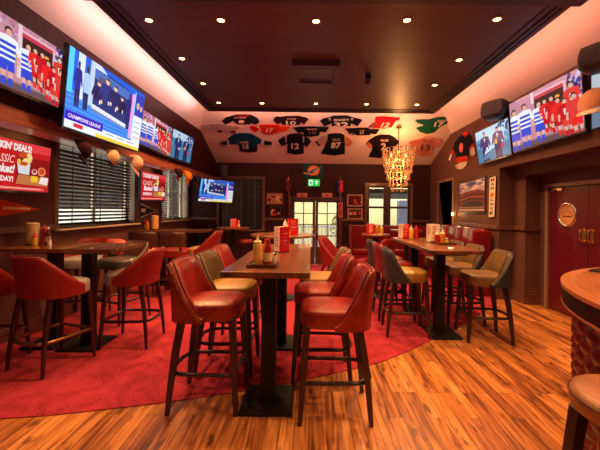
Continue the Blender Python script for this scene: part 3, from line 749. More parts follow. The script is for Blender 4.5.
# --- curved bar counter, its stool
bar_m = mat('bar_top_wood', (.46, .17, .055), .22, var=.35, vscale=1.5, stretch=(2.5, 7, 1), coat=.6)
bar = thing('bar_counter', 'curved bar counter with wooden top and buttoned maroon front at the right edge', 'bar counter', (2.77, 1.29, 0))
cx, cy, rb = 2.77, 1.29, 1.43
def arc(r, a0, a1, n=40): return [(cx + r * math.cos(a0 + (a1 - a0) * i / n), cy + r * math.sin(a0 + (a1 - a0) * i / n)) for i in range(n + 1)]
A0, A1 = R(92), R(262)
def arcslab(r0, r1, z0, z1, m, name, bev=0, par=bar):
    o_, i_ = arc(r1, A0, A1), arc(r0, A0, A1)
    rows = [[(o_[k][0], o_[k][1], z0), (o_[k][0], o_[k][1], z1), (i_[k][0], i_[k][1], z1), (i_[k][0], i_[k][1], z0)] for k in range(41)]
    return MB().rings(rows).build(name, m, par, world=True, bevel=bev)
arcslab(rb - .60, rb - .003, 1.055, 1.07, bar_m, 'counter_top')
arcslab(rb - .10, rb + .004, .958, 1.050, mat('black_edge_band', (.007, .005, .005), .4, spec=.25), 'edge_band')
arcslab(rb - .06, rb + .010, 1.050, 1.072, mat('copper_rim', (.42, .15, .06), .3, var=.1, coat=.3), 'rim')
arcslab(rb - .06, rb + .006, .946, .959, MATS['copper_rim'], 'lower_bead')
# buttoned front: quilted diamonds over the curve
rp = rb - .05; q = MB(); rows = []; nu, nv = 150, 40
for i in range(nu + 1):
    a = A0 + (A1 - A0) * i / nu; row = []
    for j in range(nv + 1):
        z = .12 + .825 * j / nv; s_ = a * rp
        u_, v_ = s_ / .15, z / .17
        f1, f2 = (u_ + v_) % 1, (u_ - v_) % 1
        puff = (math.sin(PI * f1) * math.sin(PI * f2)) ** .5
        r_ = rp - .045 + .05 * puff
        row.append((cx + r_ * math.cos(a), cy + r_ * math.sin(a), z))
    rows.append(row)
q.rings(rows, close=False, cap0=False, cap1=False)
q.build('buttoned_panel', mat('maroon_buttoned_leather', (.085, .006, .011), .28, var=.1, coat=.4), bar, world=True, smooth=80)
bt = MB()
for i in range(int(A0 * rp / .15), int(A1 * rp / .15) + 1):
    for j in range(0, 7):
        for hs in (0, .5):
            s_, z = (i + hs) * .15, (j + hs) * .17
            a = s_ / rp
            if A0 < a < A1 and .13 < z < .95: bt.lathe([(.002, -.009), (.009, -.004), (.010, 0), (.009, .004), (.002, .009)], (cx + (rp - .038) * math.cos(a), cy + (rp - .038) * math.sin(a), z), 8)
bt.build('buttons', mar_l, bar, world=True, smooth=60)['kind'] = 'stuff'
arcslab(rp - .3, rp - .047, .0, .965, MATS['maroon_leather'], 'carcass')
arcslab(rp - .05, rp + .012, .0, .12, leg_m, 'plinth')

pts_o, pts_i = arc(rb - .05, R(96), R(121), 12), arc(rb - .34, R(96), R(121), 12)
mt = thing('bar_mat', 'black rubber bar mat lying on the curved counter towards the maroon doors', 'bar mat', (pts_o[6][0], pts_o[6][1], 1.07))
MB().rings([[(*pts_o[k], 1.0705), (*pts_o[k], 1.078), (*pts_i[k], 1.078), (*pts_i[k], 1.0705)] for k in range(13)]).build('mat_base', mat('black_rubber', (.012, .011, .011), .7, spec=.2), mt, world=True, bevel=.002)
po, pi_ = arc(rb - .06, R(96.6), R(120.4), 12), arc(rb - .33, R(96.6), R(120.4), 12)
MB().tube([(*p, 1.079) for p in po] + [(*p, 1.079) for p in pi_[::-1]], .004, 6, True).build('raised_rim', MATS['black_rubber'], mt, world=True)
o = thing('bar_stool', 'round brown topped wooden bar stool standing against the curved counter', 'bar stool', (1.20, 1.22, 0)); z = .83
MB().lathe([(.165, z - .085), (.185, z - .08), (.197, z - .06), (.198, z - .03), (.19, z - .010), (.165, z), (.02, z + .004)], n=40).build('seat', mat('brown_stool_leather', (.30, .115, .04), .42, var=.25, vscale=9, bump=.2, bscale=70), o, smooth=50)
MB().tube([(.1985 * math.cos(2 * PI * i / 40), .1985 * math.sin(2 * PI * i / 40), z - .022) for i in range(40)], .004, 6, True).build('piping', brown_l, o, smooth=True)
MB().box(-.13, .13, -.13, .13, z - .125, z - .08).build('under_frame', leg_m, o, bevel=.006)
for sx_ in (-1, 1):
    for sy_ in (-1, 1): MB().bar((sx_ * .115, sy_ * .115, z - .11), (sx_ * .175, sy_ * .175, 0), .05, .038).build('leg', leg_m, o, bevel=.004)
for a, b in (((-.155, -.155), (.155, -.155)), ((.155, -.155), (.155, .155)), ((.155, .155), (-.155, .155)), ((-.155, .155), (-.155, -.155))):
    MB().bar((*a, .27), (*b, .27), .026).build('stretcher', leg_m, o)
# ---------- things on the tables ----------
TZ = 1.08
mustard_m = mat('mustard_yellow_plastic', (.78, .42, .05), .35, var=.06)
ketch_m = mat('ketchup_red', (.40, .012, .010), .25, var=.1, coat=.4)
white_m = mat('white_plastic', (.78, .74, .68), .4, var=.04)
paper_m = mat('cream_paper', (.85, .68, .42), .8, var=.04)
label_m = mat('cream_label', (.80, .62, .34), .6, var=.08)
capred_m = mat('red_cap', (.5, .02, .015), .4)
amber_m = mat('amber_sauce', (.55, .20, .03), .25, var=.15, coat=.4)
green_m = mat('green_label', (.08, .25, .06), .5)
def squeeze_bottle(label, x, y, body, cap, z=TZ, h=.155, r=.033, group=None):
    o = thing('squeeze_bottle', label, 'bottle', (x, y, z), group=group)
    MB().lathe([(r * .93, 0), (r, .006), (r, h * .5), (r * .93, h * .62), (r, h * .75), (r, h * .9), (r * .8, h)], n=20).build('bottle_body', body, o, smooth=50)
    MB().lathe([(r * .88, h), (r * .9, h + .012), (r * .45, h + .02), (r * .2, h + .045), (r * .12, h + .065)], n=16).build('nozzle_cap', cap, o, smooth=40)
    return o
def sauce_bottle(label, x, y, body, cap, z=TZ, h=.17, r=.027, lab=None, group=None):
    o = thing('sauce_bottle', label, 'bottle', (x, y, z), group=group)
    MB().lathe([(r * .9, 0), (r, .005), (r, h * .55), (r * .9, h * .64), (r * .48, h * .80), (r * .42, h * .9)], n=20).build('bottle_body', body, o, smooth=50)
    MB().lathe([(r * .5, h * .89), (r * .52, h * .9), (r * .52, h), (r * .44, h + .004)], n=16).build('cap', cap, o, smooth=40)
    MB().lathe([(r * 1.02, h * .14), (r * 1.02, h * .48)], n=20).build('label', lab or label_m, o, smooth=50)
    return o
def shaker(label, x, y, body, z=TZ, h=.085, r=.02, group=None):
    o = thing('shaker', label, 'shaker', (x, y, z), group=group)
    MB().lathe([(r * .95, 0), (r, .004), (r * .8, h * .75)], n=16).build('shaker_body', body, o, smooth=50)
    MB().lathe([(r * .85, h * .74), (r * .85, h * .86), (r * .5, h)], n=16).build('shaker_top', steel_m, o, smooth=50)
    return o
def menu_box(label, x, y, rz, w=.13, d=.11, h=.24, z=TZ, left='w', right='r', group=None):
    """upright card box: white panel and red panel with white lettering blocks"""
    o = thing('menu_box', label, 'menu holder', (x, y, z), rz, group); a, b = w / 2, d / 2; t = .004
    MB().box(-a, a, -b, b, 0, .012).build('base', black_m, o)
    def panel(TL, TR, BR, BL, bg, fg):
        s = Sheet(TL, TR, BR, BL); s.rect(bg, 0, 0, 1, 1)
        rd = random.Random(int(x * 100)); v = .86
        while v > .12:
            u1 = rd.uniform(.55, .9); s.rect(fg, .12, v, u1, v + .035 + .02 * rd.random(), True); v -= rd.choice((.07, .09, .15))
        return s.mb
    red, wh = srgb(205, 25, 35), srgb(240, 225, 205)
    c = lambda q: (wh, srgb(200, 130, 100)) if q == 'w' else (red, srgb(250, 200, 190))
    body = MB().box(-a + t, a - t, -b + t, b - t, .012, h - .02).build('sleeve', white_m, o)
    pm = painted('printed_card')
    panel((-a, -b, h), (a, -b, h), (a, -b, .01), (-a, -b, .01), *c(right)).build('front_panel', pm, o)
    panel((-a, b, h), (-a, -b, h), (-a, -b, .01), (-a, b, .01), *c(left)).build('side_panel', pm, o)
    panel((a, -b, h), (a, b, h), (a, b, .01), (a, -b, .01), *c(right)).build('side_panel', pm, o)
    panel((a, b, h), (-a, b, h), (-a, b, .01), (a, b, .01), *c(left)).build('back_panel', pm, o)
    return o
def tray(label, x0, x1, y0, y1, z=TZ, m=None):
    o = MB().box(x0, x1, y0, y1, z, z + .016).box(x0, x1, y0, y0 + .008, z + .016, z + .028).box(x0, x1, y1 - .008, y1, z + .016, z + .028).box(x0, x0 + .008, y0, y1, z + .016, z + .028).box(x1 - .008, x1, y0, y1, z + .016, z + .028)
    o = o.build('condiment_tray', m or mat('dark_tray_wood', (.09, .028, .012), .35, var=.2), bevel=.002); o.location = (0, 0, 0)
    return tag(o, label, 'tray')
# front table
tray('small dark wooden condiment tray on the near end of the foreground table', -.455, -.245, 2.37, 2.55)
squeeze_bottle('mustard bottle with pale nozzle on the foreground tray', -.392, 2.46, mat('mustard_bottle', (.80, .50, .13), .35, var=.1), paper_m, z=TZ + .016)
sauce_bottle('glass ketchup bottle with red cap on the foreground tray', -.312, 2.44, ketch_m, capred_m, z=TZ + .016, h=.185, r=.028)
sauce_bottle('amber sauce bottle behind the ketchup on the foreground tray', -.34, 2.51, amber_m, capred_m, z=TZ + .016, h=.175, r=.024)
shaker('glass shaker at the right corner of the foreground tray', -.272, 2.50, white_m, z=TZ + .016)
menu_box('red and white menu box standing halfway along the foreground table', -.288, 3.32, R(38), .115, .10, .25)
squeeze_bottle('mustard bottle showing over the menu box on the foreground table', -.33, 3.50, mustard_m, paper_m)
sauce_bottle('ketchup bottle with white cap behind the menu box on the foreground table', -.25, 3.50, ketch_m, white_m, h=.25)
# middle round table
menu_box('red menu box on the middle round table behind the foreground table', -.30, 5.55, R(20), .15, .12, .27, left='r', right='r')
squeeze_bottle('pale pump bottle left of the red menu box on the middle round table', -.42, 5.45, white_m, white_m, h=.20, r=.035)
sauce_bottle('amber bottle before the red menu box on the middle round table', -.36, 5.38, amber_m, capred_m, h=.16)
# left table
o = thing('paper_towel_roll', 'thick cream paper towel roll on the left pub table', 'paper towel', (-3.085, 3.70, TZ))
MB().lathe([(.07, 0), (.075, .012), (.02, .016)], n=24).build('stand', brown_l, o, smooth=40)
MB().lathe([(.058, .012), (.060, .016), (.060, .235), (.055, .24), (.015, .24)], n=28).build('roll', paper_m, o, smooth=40)
MB().lathe([(.010, .235), (.010, .262), (.016, .268), (.016, .28), (.004, .29)], n=12).build('spindle', brown_l, o, smooth=40)
squeeze_bottle('red ketchup squeeze bottle beside the paper roll on the left table', -2.99, 3.74, ketch_m, capred_m, h=.17)
squeeze_bottle('yellow mustard bottle beside the paper roll on the left table', -3.0, 3.62, mustard_m, capred_m, h=.09, r=.03)
sauce_bottle('brown sauce bottle at the right of the paper roll on the left table', -2.92, 3.70, mat('brown_sauce', (.10, .02, .012), .25, coat=.4), white_m, h=.19, lab=mat('pink_label', (.6, .3, .25), .6))
shaker('pale shaker nearest the window blind on the left table', -2.87, 3.66, white_m)
# narrow wall table
o = thing('paper_towel_roll', 'cream paper towel roll on the narrow wall table below the smaller food screen', 'paper towel', (-3.10, 6.62, TZ))
MB().lathe([(.07, 0), (.075, .012), (.02, .016)], n=24).build('stand', brown_l, o, smooth=40)
MB().lathe([(.062, .012), (.066, .016), (.066, .265), (.06, .27), (.015, .27)], n=28).build('roll', mat('orange_lit_card', (.75, .40, .13), .8, var=.05), o, smooth=40)  # warm lamp light is put into this cream roll's orange colour
sauce_bottle('dark ketchup bottle on the narrow wall table', -3.22, 6.5, ketch_m, capred_m, h=.2)
squeeze_bottle('orange squeeze bottle between ketchup and roll on the narrow wall table', -3.16, 6.44, amber_m, capred_m, h=.13)
# far left round table
menu_box('small red and white menu box on the round table by the far window', -1.74, 7.5, R(30), .12, .10, .20)
sauce_bottle('sauce bottle right of the menu box on the round table by the far window', -1.62, 7.48, amber_m, white_m, h=.16)
# right table
menu_box('tall cream menu box in the middle of the right pub table', 1.66, 4.52, R(15), .13, .11, .25, left='w', right='w')
squeeze_bottle('orange squeeze bottle right of the cream menu box', 1.72, 4.34, amber_m, paper_m, h=.13)
squeeze_bottle('red squeeze bottle in front of the cream menu box', 1.655, 4.36, ketch_m, paper_m, h=.12)
sauce_bottle('ketchup bottle furthest right of the cream menu box group', 1.775, 4.42, ketch_m, capred_m, h=.17)
shaker('shaker at the near side of the right table tray', 1.74, 4.24, mat('yellow_shaker', (.75, .45, .12), .4))
tray('dark oval tray on the right table behind the shaker', 1.60, 1.84, 4.18, 4.44)
menu_box('pink and white menu box at the far end of the right table', 1.43, 5.12, R(25), .12, .10, .22)
squeeze_bottle('mustard bottle at the far end of the right table', 1.53, 5.08, mustard_m, paper_m, h=.14)
squeeze_bottle('ketchup squeeze bottle at the far end of the right table', 1.60, 5.05, ketch_m, capred_m, h=.15)
# tiny table
menu_box('small red menu box on the tiny round table before the banquette', 1.06, 5.92, R(20), .12, .08, .19, left='r', right='r')
squeeze_bottle('orange bottle on the tiny round table before the banquette', 1.17, 5.88, amber_m, amber_m, h=.13)
squeeze_bottle('mustard bottle on the tiny round table before the banquette', 1.25, 5.9, mustard_m, paper_m, h=.12)

# ---------- televisions ----------
bezel_m = mat('black_screen_bezel', (.008, .008, .009), .3, coat=.3)
skin = srgb(225, 175, 150)
def man(s, u, v, k, body, leg=None, hoop=None, head=skin, asp=.5):
    """a small standing figure on the screen: height k, feet at v"""
    w = k * asp * .62
    if leg: s.poly(leg, [(u - w * .30, v), (u - w * .02, v), (u, v + k * .3), (u + w * .02, v), (u + w * .30, v), (u + w * .34, v + k * .45), (u - w * .34, v + k * .45)])
    s.poly(body, [(u - w * .34, v + k * .40), (u + w * .34, v + k * .40), (u + w * .36, v + k * .6), (u + w * .50, v + k * .45), (u + w * .58, v + k * .55), (u + w * .42, v + k * .82), (u + w * .12, v + k * .86), (u - w * .12, v + k * .86), (u - w * .42, v + k * .82), (u - w * .58, v + k * .55), (u - w * .5, v + k * .45), (u - w * .36, v + k * .6)])
    if hoop:
        for q in (.46, .57, .68): s.rect(hoop, u - w * .36, v + k * q, u + w * .36, v + k * (q + .05))
    s.disc(head, u, v + k * .93, w * .15, k * .08); s.poly(srgb(50, 30, 25), disc(u, v + k * .95, w * .15, k * .065, 8, 0, PI))
def player(s, u, v, k, shirt, shorts, hoop=None, hair=srgb(60, 35, 28), number=None, lean=0.0):
    """a footballer standing on the screen, feet at v, k tall"""
    w = k * .30; q = lambda du, dv: (u + w * du + lean * dv, v + k * dv)
    for sg in (-1, 1):
        s.poly(skin, [q(sg * .06, .0), q(sg * .24, .0), q(sg * .26, .28), q(sg * .06, .28)], True)
        s.poly(shirt if not hoop else hoop, [q(sg * .05, .0), q(sg * .25, .0), q(sg * .25, .14), q(sg * .05, .14)])
    s.poly(shorts, [q(-.32, .25), q(-.02, .25), q(0, .34), q(.02, .25), q(.32, .25), q(.30, .47), q(-.30, .47)])
    for sg in (-1, 1):
        s.poly(skin, [q(sg * .44, .42), q(sg * .55, .44), q(sg * .50, .66), q(sg * .36, .64)])
        s.poly(shirt, [q(sg * .34, .62), q(sg * .54, .60), q(sg * .40, .82), q(sg * .24, .84)])
    s.poly(shirt, [q(-.32, .44), q(.32, .44), q(.36, .80), q(.16, .85), q(-.16, .85), q(-.36, .80)])
    if hoop:
        for t in (.48, .58, .68): s.poly(hoop, [q(-.33, t), q(.33, t), q(.34, t + .055), q(-.34, t + .055)])
    if number: s.poly(srgb(255, 225, 220), [q(-.12, .56), q(.12, .56), q(.12, .72), q(-.12, .72)])
    s.poly(hair, [q(*p) for p in disc(0, .93, .17, .078, 9)]); s.poly(skin, [q(*p) for p in disc(.02, .905, .135, .06, 9)])
def pic_match(s, rd):
    s.rect(srgb(200, 140, 160), 0, 0, 1, 1)
    crowd = [srgb(230, 60, 90), srgb(250, 235, 240), srgb(60, 50, 130), srgb(190, 50, 60), srgb(240, 200, 200), srgb(120, 30, 50), srgb(230, 60, 170), srgb(90, 90, 190)]
    for i in range(260): s.disc(rd.choice(crowd), rd.random(), rd.uniform(.48, .99), rd.uniform(.008, .022), rd.uniform(.012, .04), 6, True)
    s.rect(srgb(235, 205, 215), .36, .2, .405, 1); s.rect(srgb(205, 60, 80), .405, .84, .82, .90); s.rect(srgb(235, 180, 195), .405, .90, .82, .94)
    s.rect(srgb(66, 36, 34), .41, .22, .80, .84); s.rect(srgb(110, 60, 50), .46, .62, .78, .66); s.disc(srgb(255, 170, 60), .72, .72, .03, .03)
    s.rect(srgb(240, 180, 190), .80, .25, .83, .92); s.rect(srgb(105, 78, 84), 0, 0, 1, .13); s.rect(srgb(150, 120, 120), 0, .10, 1, .13)
    for i in range(40): s.disc(rd.choice([srgb(60, 60, 140), srgb(200, 205, 235), srgb(40, 40, 90)]), rd.uniform(.84, 1), rd.uniform(.5, .98), .02, .045, 7, True)
    b_, w_ = srgb(45, 75, 215), srgb(240, 244, 255)
    for u, v, k in ((.07, -.02, .86), (.25, .02, .84), (.47, .05, .74)): player(s, u, v, k, w_, b_, b_)
    reds = [srgb(238, 40, 40), srgb(205, 22, 36), srgb(225, 62, 55)]
    for i, (u, v, k) in enumerate(((.60, .16, .62), (.69, .12, .66), (.93, .16, .70), (.77, .04, .66), (.85, .0, .64), (.96, -.06, .72))): player(s, u, v, k, reds[i % 3], reds[(i + 1) % 3], None, srgb(70, 40, 30), i % 2 == 0, -.05)
def pic_studio(s, rd):
    s.rect(srgb(30, 95, 225), 0, 0, 1, 1)
    s.poly(srgb(50, 130, 245), [(0, .14), (.82, .14), (.82, .42), (0, .50)])
    for i in range(5): s.poly(srgb(140, 190, 255), [(0, .2 + i * .07), (.8, .17 + i * .055), (.8, .174 + i * .055), (0, .206 + i * .07)])
    s.rect(srgb(90, 205, 255), 0, .45, .05, 1); s.rect(srgb(215, 230, 255), .09, .42, .16, 1); s.rect(srgb(190, 210, 245), .22, .40, .27, 1)
    s.poly(srgb(35, 50, 115), [(.27, .42), (.74, .36), (.74, .92), (.27, .95)])
    s.poly(srgb(210, 225, 250), [(.27, .93), (.42, .93), (.34, 1), (.27, 1)])
    s.poly(srgb(70, 110, 190), [(.27, .80), (.74, .76), (.74, .9), (.27, .93)]); s.poly(srgb(90, 85, 120), [(.30, .7), (.5, .7), (.48, .86), (.32, .86)])
    for u, v, k, c_ in ((.33, .34, .44, srgb(24, 30, 80)), (.645, .33, .42, srgb(20, 26, 70)), (.43, .35, .53, srgb(38, 52, 130)), (.54, .33, .52, srgb(28, 36, 100))): man(s, u, v, k, c_, None, None, srgb(245, 195, 165), .52)
    for u, v in ((.37, .52), (.49, .56), (.585, .54)): s.disc(srgb(240, 190, 160), u, v, .018, .03, 8)
    for u, v in ((.345, .47), (.455, .52), (.56, .48), (.66, .5)): s.rect(srgb(225, 225, 240), u, v, u + .012, v + .06)
    s.poly(srgb(220, 225, 240), [(.26, .44), (.75, .36), (.75, .30), (.26, .38)]); s.poly(srgb(120, 130, 170), [(.26, .38), (.75, .30), (.75, .27), (.26, .35)])
    for u, c_ in ((.10, srgb(20, 40, 150)), (.19, srgb(170, 200, 240)), (.76, srgb(25, 40, 120))): man(s, u, .30, .58, c_, srgb(25, 35, 90), None, srgb(60, 40, 50), .22)
    s.rect(srgb(250, 150, 220), .79, .16, .83, .9); s.rect(srgb(130, 220, 250), .83, .16, .85, .95)
    s.rect(srgb(232, 235, 242), .85, .10, 1, .58); s.rect(srgb(40, 60, 180), .85, .58, 1, .95)
    s.disc(skin, .90, .75, .025, .06); s.disc(skin, .96, .73, .02, .05)
    for i in range(4): s.rect(srgb(170, 180, 205), .87, .2 + i * .09, .97, .22 + i * .09)
    s.rect(srgb(238, 240, 246), 0, 0, 1, .135); s.rect(srgb(245, 205, 60), .34, 0, 1, .05)
    s.rect(srgb(60, 20, 190), 0, .10, .42, .22); s.text(srgb(245, 240, 255), 'CHAMPIONS LEAGUE', .03, .135, .39, .185)
    s.rect(srgb(215, 40, 60), .09, .03, .19, .085)
    for i in range(3): s.rect(srgb(130, 140, 170), .46 + i * .16, .09, .58 + i * .16, .105)
def pic_interview(s, rd):
    s.rect(srgb(190, 225, 245), 0, 0, 1, 1); s.rect(srgb(70, 150, 200), 0, .42, 1, .72); s.rect(srgb(60, 130, 170), 0, 0, 1, .42)
    for i in range(60): s.disc(rd.choice([srgb(40, 90, 130), srgb(120, 190, 220), srgb(70, 140, 190)]), rd.random(), rd.uniform(.4, .72), .04, .04, 7, True)
    for i in range(25): s.disc(srgb(50, 70, 140), rd.uniform(.72, 1), rd.uniform(.7, .98), .03, .05, 6, True)
    for u in (.28, .68): man(s, u, -.02, .92, srgb(25, 40, 110), srgb(20, 30, 90), None, srgb(215, 170, 160), .55)
    for u in (.28, .68): s.poly(srgb(215, 220, 240), [(u - .03, .72), (u + .03, .72), (u, .58)])
    s.rect(srgb(250, 190, 60), .60, .42, .66, .56); s.disc(srgb(240, 240, 250), .34, .38, .03, .05); s.disc(srgb(200, 60, 90), .8, .32, .05, .08)
def pic_food(s, rd):
    s.rect(srgb(205, 22, 34), 0, 0, 1, 1); s.rect(srgb(235, 60, 66), 0, .82, 1, 1); s.rect(srgb(150, 12, 22), .46, .12, 1, .70)
    wh, cr = srgb(255, 240, 235), srgb(255, 200, 190)
    s.text(wh, "TUCKIN' DEALS!", .05, .80, .68, .95, .045)
    s.text(cr, 'CLASSIC', .05, .54, .42, .70, .01, .02); s.text(wh, 'Basket!', .10, .34, .43, .52, .04, .02); s.text(wh, 'MONDAY!', .08, .17, .43, .28, .04)
    s.rect(srgb(235, 90, 80), 0, .02, .92, .08); s.rect(srgb(255, 205, 195), .03, .045, .86, .06)
    s.poly(srgb(205, 120, 70), [(.47, .14), (.98, .12), (.95, .30), (.50, .34)])
    s.poly(srgb(225, 225, 230), [(.50, .36), (.66, .34), (.67, .58), (.47, .60)])
    for i in range(26): s.disc(rd.choice([srgb(245, 190, 60), srgb(225, 130, 40), srgb(250, 225, 140), srgb(200, 80, 30)]), rd.uniform(.48, .67), rd.uniform(.50, .80), .028, .045, 8)
    s.disc(srgb(230, 200, 190), .74, .42, .045, .06); s.disc(srgb(190, 40, 30), .74, .43, .03, .04)
    s.disc(srgb(240, 150, 90), .86, .44, .07, .10); s.disc(srgb(215, 70, 50), .86, .45, .05, .07)
    s.rect(srgb(250, 200, 40), .69, .20, .80, .33); s.poly(srgb(250, 235, 220), [(.82, .18), (.97, .16), (.98, .32), (.85, .33)])
def pic_plain(s, rd):
    s.rect(srgb(165, 185, 200), 0, 0, 1, 1); s.rect(srgb(120, 140, 165), 0, 0, 1, .35); s.rect(srgb(205, 215, 225), 0, .7, 1, 1)
    for u in (.35, .6): man(s, u, 0, .7, srgb(60, 70, 110), srgb(40, 50, 80), None, skin, .5)
def television(label, TL, TR, BR, BL, pic, power, wall_to=None, group=None, seed=1):
    TL, TR, BR, BL = map(Vector, (TL, TR, BR, BL)); c = (TL + TR + BR + BL) / 4
    n = (BL - TL).cross(TR - TL).normalized(); ux = (TR - TL).normalized(); uz = (TL - BL).normalized()
    o = thing('television', label, 'television', tuple(c)); b = .014; D = .05
    a = [TL - ux * b + uz * b, TR + ux * b + uz * b, BR + ux * b - uz * b * 2, BL - ux * b - uz * b * 2]
    MB().prism([p + n * .004 for p in a], -n * D).build('casing', bezel_m, o, world=True, bevel=.004)
    s = Sheet(TL + n * .0055, TR + n * .0055, BR + n * .0055, BL + n * .0055, .00012)
    pic(s, random.Random(seed)); s.mb.build('screen', painted('lit_screen_%g' % power, power), o, world=True)
    if wall_to is not None:
        w = Vector(wall_to); MB().bar(c - n * (D - .01), w, .09).build('wall_bracket', black_m, o, world=True)
    return o
xa, xb_ = XB + .16, XB + .10
TR_, BR_ = onX(66, 53.5, xa), onX(63, 109.5, xb_)
television('television showing footballers in hooped shirts, cut by the left edge of the picture', TR_ - Vector((0, .84, 0)), TR_, BR_, BR_ - Vector((0, .84, 0)), pic_match, 1.0, (XB, TR_.y - .42, (TR_.z + BR_.z) / 2), seed=3)
ta, tb = XB + .32, XB + .18
q = [onX(69.5, 45, ta), onX(144.5, 95.5, ta), onX(137, 151, tb), onX(62.5, 125.5, tb)]
television('biggest television on the left, blue sports studio with a caption strip', *q, pic_studio, 1.15, (XB, (q[0].y + q[1].y) / 2, q[2].z + .35), seed=5)
xa, xb_ = XB + .12, XB + .07
q = [onX(143.5, 110, xa), onX(172, 128.5, xa), onX(168.5, 156.5, xb_), onX(139, 143, xb_)]
television('television with footballers in hooped shirts right of the big studio screen', *q, pic_match, 1.0, (XB, (q[0].y + q[1].y) / 2, q[2].z + .3), seed=4)
q = [onX(173.3, 128.7, xa), onX(193.3, 138.6, xa), onX(189.6, 163, xb_), onX(169.6, 156.5, xb_)]
television('television of two men talking, furthest along the left beam', *q, pic_interview, .85, (XB, (q[0].y + q[1].y) / 2, q[2].z + .3), seed=6)
tvE = [onY(201.5, 178.6, 7.75), onY(234, 182.3, 7.95), onY(231.8, 202.8, 7.95), onY(198.2, 200.8, 7.75)]
television('small tilted television of the blue studio hanging in the far left corner', *tvE, pic_studio, .9, (-2.55, YF - .02, 2.15), seed=5)
xd = XL + .14
TR_, BR_ = onX(50.5, 148.6, xd), onX(47.5, 192.6, xd - .03)
television('screen of a red food advert on the left wall above the pennant', TR_ - Vector((0, .86, 0)), TR_, BR_, BR_ - Vector((0, .86, 0)), pic_food, .9, (XL, TR_.y - .5, (TR_.z + BR_.z) / 2), seed=2)
q = [onX(141.5, 171, xd), onX(165.3, 176.3, xd), onX(164.3, 200.2, xd - .03), onX(140.3, 199.8, xd - .03)]
television('smaller screen of the red food advert between the two left windows', *q, pic_food, .9, (XL, (q[0].y + q[1].y) / 2, q[2].z + .3), seed=2)
ra, rb_ = XR - .14, XR - .08
q = [onX(475.5, 133.5, ra), onX(508, 117.8, ra), onX(511.5, 153.5, rb_), onX(479.5, 164, rb_)]
television('television of two men in suits on the right wall beside the dark jersey', *q, pic_interview, 1.0, (XR, (q[0].y + q[1].y) / 2, q[2].z + .3), seed=8)
q = [onX(509.3, 104.5, ra), onX(581, 67, ra), onX(585.5, 130.5, rb_), onX(514, 152, rb_)]
television('large television of footballers in hooped shirts over the right recess', *q, pic_match, 1.0, (XR, (q[0].y + q[1].y) / 2, q[2].z + .3), seed=9)
q = [onX(592, 76, ra - .02), None, None, onX(592.5, 129, rb_ - .02)]
q[1] = q[0] - Vector((0, 1.0, 0)); q[2] = q[3] - Vector((0, 1.0, 0))
television('grey television cut by the right edge of the picture', *q, pic_plain, .8, (XR, q[0].y - .5, q[2].z + .3), seed=9)

# ---------- loudspeakers, vent, lamps ----------
def speaker(label, c, w, d, h, rz, tilt, wallp):
    o = thing('loudspeaker', label, 'loudspeaker', c); M3 = Matrix.Rotation(rz, 3, 'Z') @ Matrix.Rotation(tilt, 3, 'X')
    def tf(mb): mb.v = [M3 @ p for p in mb.v]; return mb
    n = 20; prof = [(w * .42, 0), (w * .5, d * .25), (w * .5, d * .8), (w * .46, d)]
    b = MB(); b.rings([[(r * math.cos(2 * PI * i / n) * (abs(math.cos(2 * PI * i / n)) ** 4 + abs(math.sin(2 * PI * i / n)) ** 4) ** -.25, y - d / 2, r * h / w * math.sin(2 * PI * i / n) * (abs(math.cos(2 * PI * i / n)) ** 4 + abs(math.sin(2 * PI * i / n)) ** 4) ** -.25) for i in range(n)] for r, y in prof])
    tf(b).build('cabinet', black_m, o, smooth=40)
    g = MB(); g.box(-w * .38, w * .38, -d / 2 - .006, -d / 2 + .004, -h * .38, h * .38); tf(g).build('grille', mat('speaker_mesh', (.03, .028, .028), .7, bump=.4, bscale=300), o, bevel=.004)
    p = Vector(wallp) - Vector(c); MB().bar((0, 0, 0), p, .04).build('wall_bracket', black_m, o)
    return o
c = onX(495, 110, XR - .24); speaker('black loudspeaker above the right wall television of two men', tuple(c), .42, .24, .30, R(-60), R(-8), (XR, c.y + .05, c.z))
c = onX(601, 57, XR - .36); speaker('black loudspeaker hanging at the upper right edge of the picture', tuple(c), .36, .22, .26, R(-60), R(-8), (XR, c.y + .2, c.z + .1))
c = onY(224, 171, 8.7); speaker('small dark loudspeaker in the far left corner above the tilted television', tuple(c), .20, .18, .32, R(15), 0, (c.x - .03, YF, c.z))

def rz_(y): return ZRAFT
v = thing('ceiling_vent', 'dark square ceiling vent box hanging from the middle of the raft', 'vent', (onZ(316, 74, 3.40).x, onZ(316, 74, 3.40).y, ZRAFT))
a, b_ = onZ(292, 65.5, 3.40), onZ(340.5, 85.5, 3.40); x0, x1, y0, y1 = a.x, b_.x + .0, a.y, b_.y; x1 = onZ(340.5, 65.5, 3.40).x
fr = MB(); w = .075
fr.box(x0, x1, y0, y0 + w, 3.40, ZRAFT).box(x0, x1, y1 - w, y1, 3.40, ZRAFT).box(x0, x0 + w, y0 + w, y1 - w, 3.40, ZRAFT).box(x1 - w, x1, y0 + w, y1 - w, 3.40, ZRAFT)
fr.build('vent_frame', raft_m, v, world=True, bevel=.008)
MB().box(x0 + w, x1 - w, y0 + w, y1 - w, 3.425, 3.44).build('vent_panel', raft_m, v, world=True)
for f in (.12, .88): MB().box(x0 + w + .02, x1 - w - .02, y0 + w + (y1 - y0 - 2 * w) * f - .012, y0 + w + (y1 - y0 - 2 * w) * f + .012, 3.418, 3.426).build('vent_slot', black_m, v, world=True)
p = onZ(368, 75, 3.46); o = thing('ceiling_spotlight', 'small black unlit ceiling spotlight right of the vent', 'spotlight', (p.x, p.y, ZRAFT))
MB().lathe([(.04, -.0), (.04, -.02), (.012, -.025), (.012, -.05)], n=14).build('mount', black_m, o, smooth=30)
